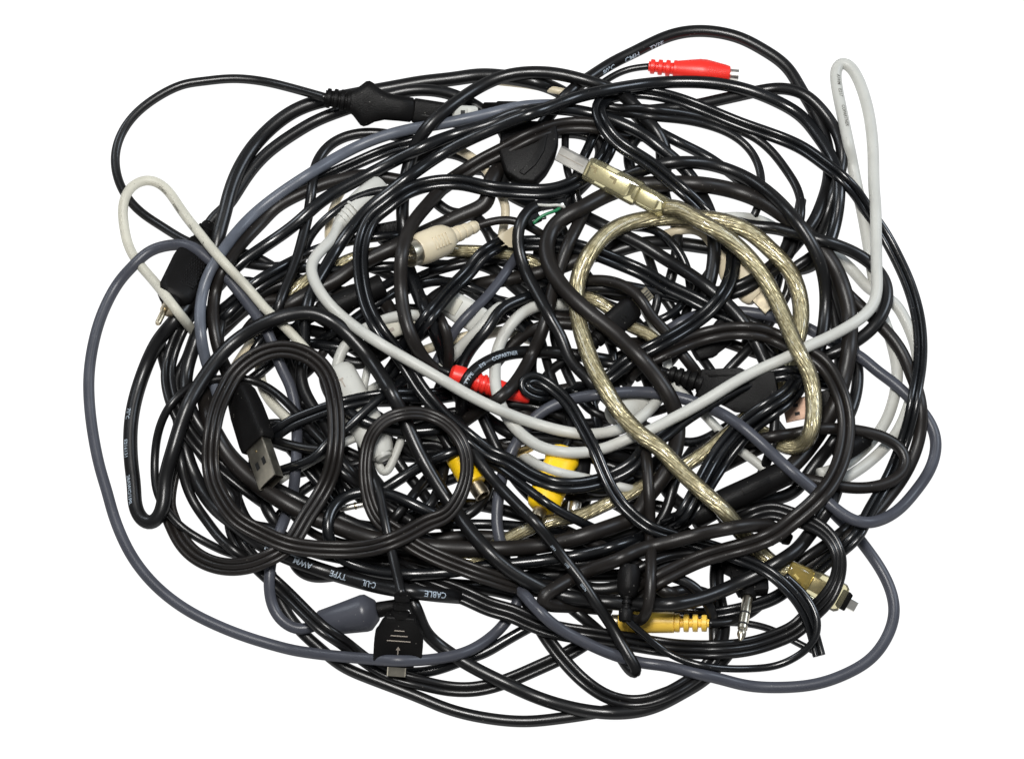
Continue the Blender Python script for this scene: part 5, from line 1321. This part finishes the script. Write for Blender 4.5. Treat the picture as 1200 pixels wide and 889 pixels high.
# flat black plug with trident mark
f, r0 = fr('K25')
loft(f, 'strain_relief', ribs(-6, 24, 3, 9, 11.5, .35, .7), M['plug'], r0)
prism(f, 'plug_body', [(20, -17), (20, 17), (30, 19), (40, 28), (52, 29), (74, 28.5), (74, -28.5), (52, -29), (40, -28), (30, -19)], -9, 9, M['plug'], r0, 2.2, grid=False)
for i in range(3):
    w = 6 + i * 4
    box(f, 'grip_ridge', 35 + i * 6, 36.0 + i * 6, -w, w, 8.6, 9.9, M['mark_and_glint'], r0, .3)  # pale colour paints the glint of the ridge edges
box(f, 'arrow_mark', 56, 70, -.5, .5, 8.7, 9.3, M['mark_and_glint'], r0, 0)
prism(f, 'arrow_mark', [(54, 0), (58, -2.6), (58, 2.6)], 8.7, 9.3, M['mark_and_glint'], r0, 0, grid=False)
box(f, 'plug_chin', 73, 80, -20, 20, -6, 6, M['plug'], r0, 1)
shell(f, 'silver_tip', 78, 91, 11, 4, 1, M['steel'], r0)

# red phono plugs
f, r0 = fr('K30')
loft(f, 'strain_relief', ribs(-2, 34, 4, 8.5, 10.5, .4, .68), M['red'], r0)
loft(f, 'plug_body', [(30, 5, 5), (32, 10, 10), (40, 11.5, 11.5), (58, 14.6, 14.6), (66, 14.6, 14.6), (88, 10.8, 10.8), (93, 9.6, 9.6), (94, 8, 8)], M['red'], r0)
for i in range(9):
    loft(f, 'grip_line', rnd(68 + i * 2.4, 69.2 + i * 2.4, 14.4 - i * .42, 14.4 - i * .42, .4), M['red'], r0)
loft(f, 'phono_sleeve', [(93, 6, 6), (94, 6.6, 6.6), (104, 6.6, 6.6), (104, 5.4, 5.4), (97, 5.4, 5.4)], M['nickel'], r0)
loft(f, 'centre_pin', [(94, 1.6, 1.6), (103, 1.6, 1.6), (104, 1, 1)], M['nickel'], r0)

f, r0 = fr('K90')
loft(f, 'plug_head', [(-2, 6, 6), (-1, 9, 9), (2, 12, 12), (10, 12.5, 12.5), (22, 12, 12), (24, 10, 10)], M['red'], r0)
loft(f, 'head_recess', [(-4, 4.6, 4.6), (-1.6, 5.8, 5.8)], M['plug'], r0)
loft(f, 'ribbed_sleeve', ribs(22, 50, 4, 12, 11.5, .4, .84), M['red'], r0)
loft(f, 'tapered_tail', [(48, 10, 10), (50, 11.5, 11.5), (66, 10.5, 10.5), (78, 9, 9), (94, 6.8, 6.8), (97, 5, 5)], M['red'], r0)
loft(f, 'black_tail', [(95, 5.2, 5.2), (97, 5.4, 5.4), (108, 3.6, 3.6)], M['plug'], r0)

# yellow phono plugs
f, r0 = fr('K91')
loft(f, 'plug_body', [(-3, 13, 11), (0, 18, 15), (9, 21, 17), (16, 19, 16), (44, 20, 17), (62, 20.5, 17), (70, 17, 14), (73, 12, 10)], M['yellow'], r0, 16, expo=2, sharp=40)
loft(f, 'phono_sleeve', [(71, 7.5, 7.5), (72, 8.2, 8.2), (83, 8.2, 8.2), (83, 6.6, 6.6), (76, 6.6, 6.6)], M['brass'], r0)
f, r0 = fr('K92')
loft(f, 'plug_body', rnd(-3, 42, 13, 15.5, 2.5), M['yellow'], r0)
for i in range(8):
    loft(f, 'grip_line', rnd(4 + i * 4, 5.8 + i * 4, 13.6 + i * .28, 13.6 + i * .28, .6), M['yellow'], r0)
loft(f, 'phono_sleeve', [(41, 8, 8), (42, 9.4, 9.4), (58, 9.4, 9.4), (58, 7.6, 7.6), (47, 7.6, 7.6)], M['brass'], r0)

# right-angled audio jack
f, r0 = fr('K93')
prism(f, 'plug_body', [(843, 654), (882, 650), (899, 668), (900, 694), (866, 697), (861, 688), (857, 671), (845, 668)], -8, 8, M['plug'], r0, 1.2)
g, _ = fr('K93', 0, (808, 645), (846, 656))
loft(g, 'strain_relief', ribs(0, 38, 6, 5.5, 8, .4, .75), M['plug'], r0)
loft(f, 'plug_collar', rnd(36, 46, 9.5, 9.5, 1, 1), M['plug'], r0)
pin = loft(f, 'silver_pin', [(45, 5.8, 5.8), (46, 6, 6), (72, 5.9, 5.9), (83, 5.7, 5.7), (84, 4.3, 4.3), (87, 5.2, 5.2), (90, 5.2, 5.2), (95, 2.6, 2.6), (97, 1.2, 1.2)], M['steel'], r0)
for x in (64, 77):
    loft(f, 'insulating_ring', rnd(x, x + 2.4, 6.1, 6.1, .3), M['dark'], pin)

# yellow plug lying level
f, r0 = fr('K94')
loft(f, 'grooved_tail', ribs(-2, 40, 4, 9.8, 11.5, .38, .5), M['ochre'], r0)
loft(f, 'tail_core', [(-2, 4.5, 4.5), (40, 5.5, 5.5)], M['ochre'], r0)
loft(f, 'plug_body', [(37, 7, 7), (39, 12, 12), (60, 12.6, 12.6), (84, 13, 13), (100, 13, 13), (104, 10, 10)], M['ochre'], r0)
for i in range(5):
    loft(f, 'grip_line', rnd(80 + i * 4, 82 + i * 4, 13.4, 13.4, .6), M['ochre'], r0)
loft(f, 'phono_sleeve', [(103, 8, 8), (104, 8.6, 8.6), (112, 8.6, 8.6)], M['brass'], r0)

# small black mini plug
f, r0 = fr('K95', 10)
loft(f, 'strain_relief', ribs(-6, 22, 3, 9, 11.5, .3, .72), M['plug'], r0)
loft(f, 'plug_body', [(19, 8, 7), (21, 12, 9), (30, 15.5, 10), (58, 15, 10), (64, 13, 9), (66, 10, 7)], M['plug'], r0, expo=4)
for i in range(2):
    box(f, 'raised_mark', 42 + i * 4, 43.4 + i * 4, -3.5, 3.5, 9.8, 10.5, M['plug'], r0, .3)
tip = shell(f, 'silver_tip', 64, 89, 8.2, 4.4, 1, M['brass'], r0)
for y in (-3.5, 0, 3.5):
    box(f, 'tip_groove', 72, 88, y - .6, y + .6, 4.2, 4.7, M['dark'], tip, 0)

# ribbed tail and flat dongle
f, r0 = fr('K87')
loft(f, 'strain_relief', ribs(-3, 40, 5, 9.5, 12.5, .36, .74), M['plug'], r0)
prism(f, 'dongle_body', [(823, 433), (868, 431), (877, 436), (908, 436), (914, 470), (900, 485), (862, 483), (846, 473), (818, 467)], -9, 9, M['plug'], r0, 1.2)
prism(f, 'grip_rim', [(828, 437), (862, 435), (866, 440), (832, 442)], 8.6, 10, M['plug'], r0, .4)
f, r0 = fr('K97')
loft(f, 'strain_relief', ribs(-4, 48, 6, 9, 13.5, .36, .74), M['plug'], r0)

# cream round multi-pin plug
f, r0 = fr('K88')
loft(f, 'stepped_tail', ribs(-2, 34, 4, 7.4, 11, .28, .86), M['cream'], r0)
loft(f, 'plug_body', [(30, 8, 8), (32, 13, 13), (38, 17.5, 17), (44, 19, 18), (66, 19, 18.5), (73, 17.5, 17.5), (75, 15.8, 15.8), (71, 15.6, 15.6)], M['cream'], r0, 32)
for i in range(5):
    box(f, 'grip_ridge', 44 + i * 4, 46 + i * 4, -7.5, 7.5, 17.2, 19.0, M['cream'], r0, .7)
slv = loft(f, 'metal_sleeve', [(73, 15.0, 15.0), (74, 15.6, 15.6), (84, 15.6, 15.6), (84, 14.4, 14.4), (66, 14.4, 14.4)], M['steel'], r0, 32)
loft(f, 'pin_block', [(66, 14.2, 14.2), (71, 14.2, 14.2)], M['dark'], slv)
for k in range(5):
    a = math.radians(20 + 72 * k)
    loft(f, 'contact_pin', [(70, 1.1, 1.1, 7 * math.cos(a), 7 * math.sin(a)), (82, 1, 1, 7 * math.cos(a), 7 * math.sin(a))], M['nickel'], slv, 8)

# silver USB plug inside the ring
f, r0 = fr('K89', 40)
loft(f, 'plug_body', [(-4, 9, 7), (-1, 14, 10), (6, 17.5, 11.5), (26, 20.5, 12.5), (60, 22, 12.5), (66, 21.5, 12), (68.5, 18.5, 10)], M['plug'], r0, expo=4.5, seg_=32)
sh = shell(f, 'silver_shell', 64, 114, 15.2, 7.4, 1.2, M['steel'], r0)
box(f, 'tongue', 70, 108, -12.8, 12.8, -5.8, -1.0, M['dark'], sh, .5)
for y in (-7.5, 4.0):
    box(f, 'latch_hole', 88, 96, y - 0.2, y + 5.2, 7.0, 7.75, M['dark'], sh, 0)
box(f, 'rivet', 76, 78, -1, 1, 7.2, 7.9, M['gold'], sh, .3)

# round black barrel
f, r0 = fr('K96')
loft(f, 'barrel', [(-4, 6, 6), (0, 10, 10), (6, 13, 13), (60, 15, 15), (112, 15.5, 15.5), (120, 15, 15), (124, 12, 12)], M['plug'], r0, 28, sharp=60)
box(f, 'raised_panel', 62, 98, -3, 6, 14.0, 15.6, M['plug'], r0, .7)
# round black heads
f, r0 = fr('K28')
loft(f, 'tail_head', rnd(-6, 9, 8, 8.5, 2.5), M['plug'], r0)
loft(f, 'tail_neck', ribs(7, 26, 3, 5.5, 6.5, .35, .75), M['plug'], r0)
loft(f, 'plug_body', [(23, 7, 7), (26, 10.5, 10.5), (34, 13, 13), (52, 13.5, 13.5), (60, 11, 11)], M['plug'], r0)
# cream flat plug
f, r0 = fr('K98')
loft(f, 'plug_body', [(-2, 8, 6), (2, 14, 9), (12, 19, 10), (48, 20, 10), (54, 18, 9), (57, 15, 7)], M['cream'], r0, expo=3.5)
shell(f, 'silver_tip', 54, 78, 11, 5, 1, M['brass'], r0)
# black sleeve
f, r0 = fr('K99')
loft(f, 'sleeve', rnd(-2, 80, 13, 13.5, 3), M['plug'], r0)

# ------------------------------------------------------------------ loose plugs whose leads vanish in the pile
def loose(rid, name, label, cat, roll=0.0):
    i0, i1 = rodseg[rid]
    a = RODS[rid][0]
    P, _ = at(a[0], a[1], H[i0])
    org = np.array([P[0], P[1], 0.0])
    root = empty(name, org, label, cat)
    ROOT[rid] = (root, org)
    return Frame(rid, roll, org), root

f, r0 = loose('L1', 'mains_plug', 'big rounded black mains plug half buried behind the silver plug tip', 'plug')
prism(f, 'plug_body', [(588, 150), (600, 144), (652, 146), (655, 166), (650, 186), (640, 204), (626, 218), (608, 216), (592, 206), (584, 182)], -13, 12, M['plug'], r0, 4)
prism(f, 'raised_rim', [(634, 160), (642, 162), (638, 182), (628, 198), (614, 210), (608, 206), (622, 194), (630, 180)], 11.5, 14, M['plug'], r0, 1)
f, r0 = loose('L2', 'white_socket', 'small white block with a square black hole beside the mains plug nose', 'plug')
loft(f, 'socket_body', [(0, 6, 5), (2, 8, 7), (26, 8.5, 7), (29, 7, 6)], M['white'], r0, expo=4)
box(f, 'contact_hole', 9, 14, -2.5, 2.5, 6.4, 7.4, M['dark'], r0, 0)
box(f, 'top_lip', 17, 26, -5, 5, 6.5, 8, M['white'], r0, .6)
f, r0 = loose('L3', 'black_box_plug', 'thin square black plug edge under the top arched cable', 'plug')
loft(f, 'plug_body', [(-4, 4, 4), (-2, 7, 5), (12, 7.5, 5), (14, 9, 6), (42, 9.5, 6), (46, 8, 5), (56, 6, 4)], M['plug'], r0, expo=5)
box(f, 'top_edge', 15, 40, -6, 6, 5.6, 7, M['plug'], r0, .8)
f, r0 = loose('L5', 'pale_block_plug', 'pale grey square plug lying under the slate wire left of centre', 'plug')
loft(f, 'plug_body', [(-4, 10, 7), (0, 15, 9), (30, 17, 10), (56, 16, 10), (60, 13, 7)], M['white'], r0, expo=5)
box(f, 'grip_step', 6, 24, -10, 10, 9.2, 11, M['offwhite'], r0, 1)
f, r0 = loose('L6', 'copper_plug', 'coppery metal plug shell behind the clear cable at the right', 'plug')
box(f, 'plug_body', -8, 24, -15, 15, -8, 8, M['plug'], r0, 2)
sh = shell(f, 'metal_shell', 22, 60, 13, 6.5, 1.1, M['copper'], r0)
box(f, 'latch_hole', 42, 48, -7, -3, 6.2, 6.9, M['dark'], sh, 0)
box(f, 'latch_hole', 42, 48, 3, 7, 6.2, 6.9, M['dark'], sh, 0)
f, r0 = loose('L7', 'white_round_plug', 'rounded white plug under the clear cable and the white cable at centre right', 'plug')
loft(f, 'plug_body', [(-2, 8, 7), (2, 13, 11), (14, 18, 14), (36, 19, 14), (48, 14, 11), (53, 9, 7)], M['white'], r0, 28)
f, r0 = loose('L8', 'round_black_plug', 'short round black plug end showing inside the small right ring', 'plug')
loft(f, 'plug_body', [(-4, 7, 7), (0, 10.5, 10.5), (18, 13, 13), (32, 13.5, 13.5), (36, 11, 11)], M['plug'], r0)
loft(f, 'end_ring', rnd(-6, -2, 7, 7, 1), M['plug'], r0)
f, r0 = loose('L9', 'wavy_black_plug', 'black plug with a wavy edge beneath the twin flex right of the mini plug', 'plug')
prism(f, 'plug_body', [(842, 373), (852, 382), (859, 396), (857, 404), (846, 408), (838, 418), (818, 422), (812, 412), (822, 396), (832, 386)], -9, 8, M['plug'], r0, 2)
prism(f, 'thumb_ridge', [(838, 388), (848, 394), (846, 398), (834, 394)], 7.6, 9.4, M['plug'], r0, .6)
f, r0 = loose('L10', 'ribbed_black_plug', 'flat ribbed black plug just left of the cream round plug', 'plug')
loft(f, 'plug_body', [(-2, 5, 4), (1, 8, 6), (36, 8, 6), (40, 6, 5), (52, 5, 4)], M['plug'], r0, expo=4)
for i in range(7):
    box(f, 'grip_ridge', 3 + i * 4.6, 5 + i * 4.6, -7, 7, 5.4, 7.2, M['plug'], r0, .5)
box(f, 'metal_tip', 51, 58, -3.5, 3.5, -2, 3, M['brass'], r0, .5)
f, r0 = loose('L12', 'bare_connector', 'stripped connector with a green wire and small pins above the centre', 'connector')
i0, _ = rodseg['L12']
hh = H[i0]
o_ = ROOT['L12'][1]
box(f, 'pin_header', 0, 16, -6, 6, -3, 6, M['plug'], r0, .6)
for i in range(3):
    box(f, 'header_pin', 14, 24, -5 + i * 4, -3.4 + i * 4, 1, 2.6, M['nickel'], r0, 0)
tube('green_wire', [(625, 262, hh + 2), (632, 255, hh + 5), (642, 250, hh + 6), (652, 247, hh + 5), (656, 244, hh + 3)], 1.9, M['green'], r0, o_)
tube('white_wire', [(630, 240, hh), (642, 241, hh + 3), (656, 240, hh + 3), (662, 243, hh)], 1.8, M['white'], r0, o_)
tube('black_wire', [(612, 266, hh), (625, 258, hh + 2), (640, 255, hh + 3)], 1.8, M['black'], r0, o_)
box(f, 'circuit_board', 38, 56, -8, 8, -4, -1, M['plug'], r0, .4)
box(f, 'solder_blob', 44, 50, -3, 3, -1.2, 1.5, M['nickel'], r0, 1)
f, r0 = loose('L13', 'black_plug_tail', 'rounded black plug tail poking out above the yellowed plug', 'plug')
loft(f, 'plug_tail', ribs(-4, 26, 4, 6, 8, .35, .78), M['plug'], r0)
loft(f, 'tail_tip', rnd(24, 35, 8.4, 7, 3), M['plug'], r0)
f, r0 = loose('L14', 'gold_phono_tip', 'small gold plug tip between the slate cable and the white cable at centre', 'plug')
loft(f, 'tip_sleeve', [(-2, 4, 4), (0, 5, 5), (26, 5, 5), (28, 4, 4)], M['gold'], r0)
loft(f, 'tip_ring', rnd(8, 11, 5.5, 5.5, .5), M['brass'], r0)
f, r0 = loose('L15', 'black_phono_plug', 'black phono plug pointing down beside the big yellow plug', 'plug')
loft(f, 'plug_body', [(-16, 9, 9), (-10, 12, 12), (20, 13, 13), (40, 13, 13), (43, 10, 10)], M['plug'], r0)
loft(f, 'phono_sleeve', [(42, 7, 7), (43, 7.6, 7.6), (54, 7.6, 7.6), (55, 6, 6)], M['nickel'], r0)
f, r0 = loose('L16', 'slim_black_plug', 'slim black plug end beside the level white wire at the right', 'plug')
loft(f, 'plug_body', [(-2, 5, 4), (2, 8, 6), (36, 8, 6), (48, 6, 5), (54, 4, 4)], M['plug'], r0, expo=4)
box(f, 'side_band', 10, 14, -8.4, 8.4, -6.4, 6.4, M['plug'], r0, .5)
f, r0 = loose('L22', 'paper_tag', 'small folded beige tag tucked beside the black loop above the slate wire', 'tag')
prism(f, 'tag_face', [(583, 277), (601, 265), (604, 291), (596, 290)], 0, 1.2, M['cream'], r0, .3)
box(f, 'tag_fold', 2, 22, -9, -7.8, -5, 1, M['cream'], r0, .3)
f, r0 = loose('L23', 'pale_plug', 'pale grey plug lying deep under the long white cable at centre left', 'plug')
loft(f, 'plug_body', [(-4, 6, 5), (0, 11, 8), (30, 12, 9), (46, 11, 8), (50, 8, 6)], M['offwhite'], r0, expo=3.5)
box(f, 'faded_mark', 16, 24, -3, 1, 8.6, 9.3, M['mark_and_glint'], r0, 0)
f, r0 = loose('L21', 'silver_pin_end', 'thin pale metal pin lying under the lower left arch of black cable', 'plug')
loft(f, 'pin_shaft', rnd(-4, 26, 3.8, 3.8, 1), M['nickel'], r0)
loft(f, 'pin_ring', rnd(6, 9, 4.4, 4.4, .5), M['brass'], r0)

# ------------------------------------------------------------------ printing on the jackets
def lettering(cid, text, centre, size, material='print_white', flip=False, side=0.0, spacing=1.0, name='printed_lettering'):
    """text run centred near a grid point, wrapped round the jacket; side = sideways angle in degrees"""
    root, org = ROOT[cid]
    P, T, L, U, sc = frames(cid)
    r = INFO[cid][3]
    a, b = seg[cid]
    i = int(np.argmin(np.hypot(X[a:b] - centre[0], Y[a:b] - centre[1])))
    arc = np.concatenate([[0], np.cumsum(np.linalg.norm(np.diff(P, axis=0), axis=1))])
    cu = bpy.data.curves.new(name, 'FONT')
    cu.body = text
    cu.size = 1.0
    cu.align_x = 'CENTER'
    cu.space_character = spacing
    cu.resolution_u = 2
    cu.offset = 0.012
    to = bpy.data.objects.new(name, cu)
    COL.objects.link(to)
    dg = bpy.context.evaluated_depsgraph_get()
    m = bpy.data.meshes.new_from_object(to.evaluated_get(dg))
    bpy.data.objects.remove(to)
    bm = bmesh.new()
    bm.from_mesh(m)
    bmesh.ops.triangulate(bm, faces=bm.faces[:])
    for _ in range(4):
        lg = [e for e in bm.edges if e.calc_length() > 0.16]
        if not lg:
            break
        bmesh.ops.subdivide_edges(bm, edges=lg, cuts=1)
        bmesh.ops.triangulate(bm, faces=bm.faces[:])
    R = r * float(sc[i])
    k = size * float(sc[i]) / 0.7
    sg = -1 if flip else 1
    for v in bm.verts:
        x, y = v.co.x * k * sg, (v.co.y - 0.35) * k * sg
        s_ = arc[i] + x
        c = [np.interp(s_, arc, q) for q in (*P.T, *L.T, *U.T)]
        p, l, u = np.array(c[:3]), np.array(c[3:6]), np.array(c[6:])
        ang = y / R + math.radians(side)
        v.co = p + (l * math.sin(ang) + u * math.cos(ang)) * R * 1.02 - org
    bmesh.ops.recalc_face_normals(bm, faces=bm.faces[:])
    bm.to_mesh(m)
    bm.free()
    m.name = name
    m.materials.clear()
    m.materials.append(M[material])
    o = bpy.data.objects.new(name, m)
    COL.objects.link(o)
    o.parent = root
    return o

lettering('K40', '28', (318, 642), 7.1, flip=True)
lettering('K40', 'AWM', (354, 661), 7.2, flip=True)
lettering('K40', 'TYPE', (397, 676), 7.2, flip=True)
lettering('K40', 'C-UL', (438, 687), 7.2, flip=True)
lettering('K40', 'CABLE', (506, 697), 7.2, flip=True)
lettering('K2', '75\u00b0C', (163, 487), 4.6, side=-35)
lettering('K2', 'E216131', (158, 528), 4.6, side=-40)
lettering('K2', '28AWG/1PR', (163, 575), 4.8, side=-40)
lettering('K8', '80\u00b0C', (712, 80), 6.3, side=-40)
lettering('K8', 'CMH', (739, 67), 6.3, side=-40)
lettering('K8', 'TYPE', (770, 55), 5.9, side=-45)
lettering('K60', 'TYPE', (551, 444), 4.2)
lettering('K60', 'EYS', (561, 431), 4.2)
lettering('K60', 'COPARTNER', (586, 417), 4.6)
lettering('K26', '2PR4', (652, 634), 2.9, side=-20)
lettering('K26', 'UYE', (671, 656), 2.9, side=-20)
lettering('K26', '20276', (690, 682), 2.9, side=-20)
lettering('W1', 'AWM', (981, 96), 4.2, 'print_black', side=30)
lettering('W1', 'E217', (985, 112), 4.2, 'print_black', side=30)
lettering('W1', 'COPARTNER', (990, 138), 4.2, 'print_black', side=30)
lettering('W4', 'Z74020', (195, 221), 3.5, 'print_black', side=-40)
lettering('W4', 'AWMG', (210, 246), 3.5, 'print_black', side=-40)
lettering('W4', 'CSA', (226, 268), 3.5, 'print_black', side=-40)
lettering('W4', 'B', (240, 286), 3.5, 'print_black', side=-40)
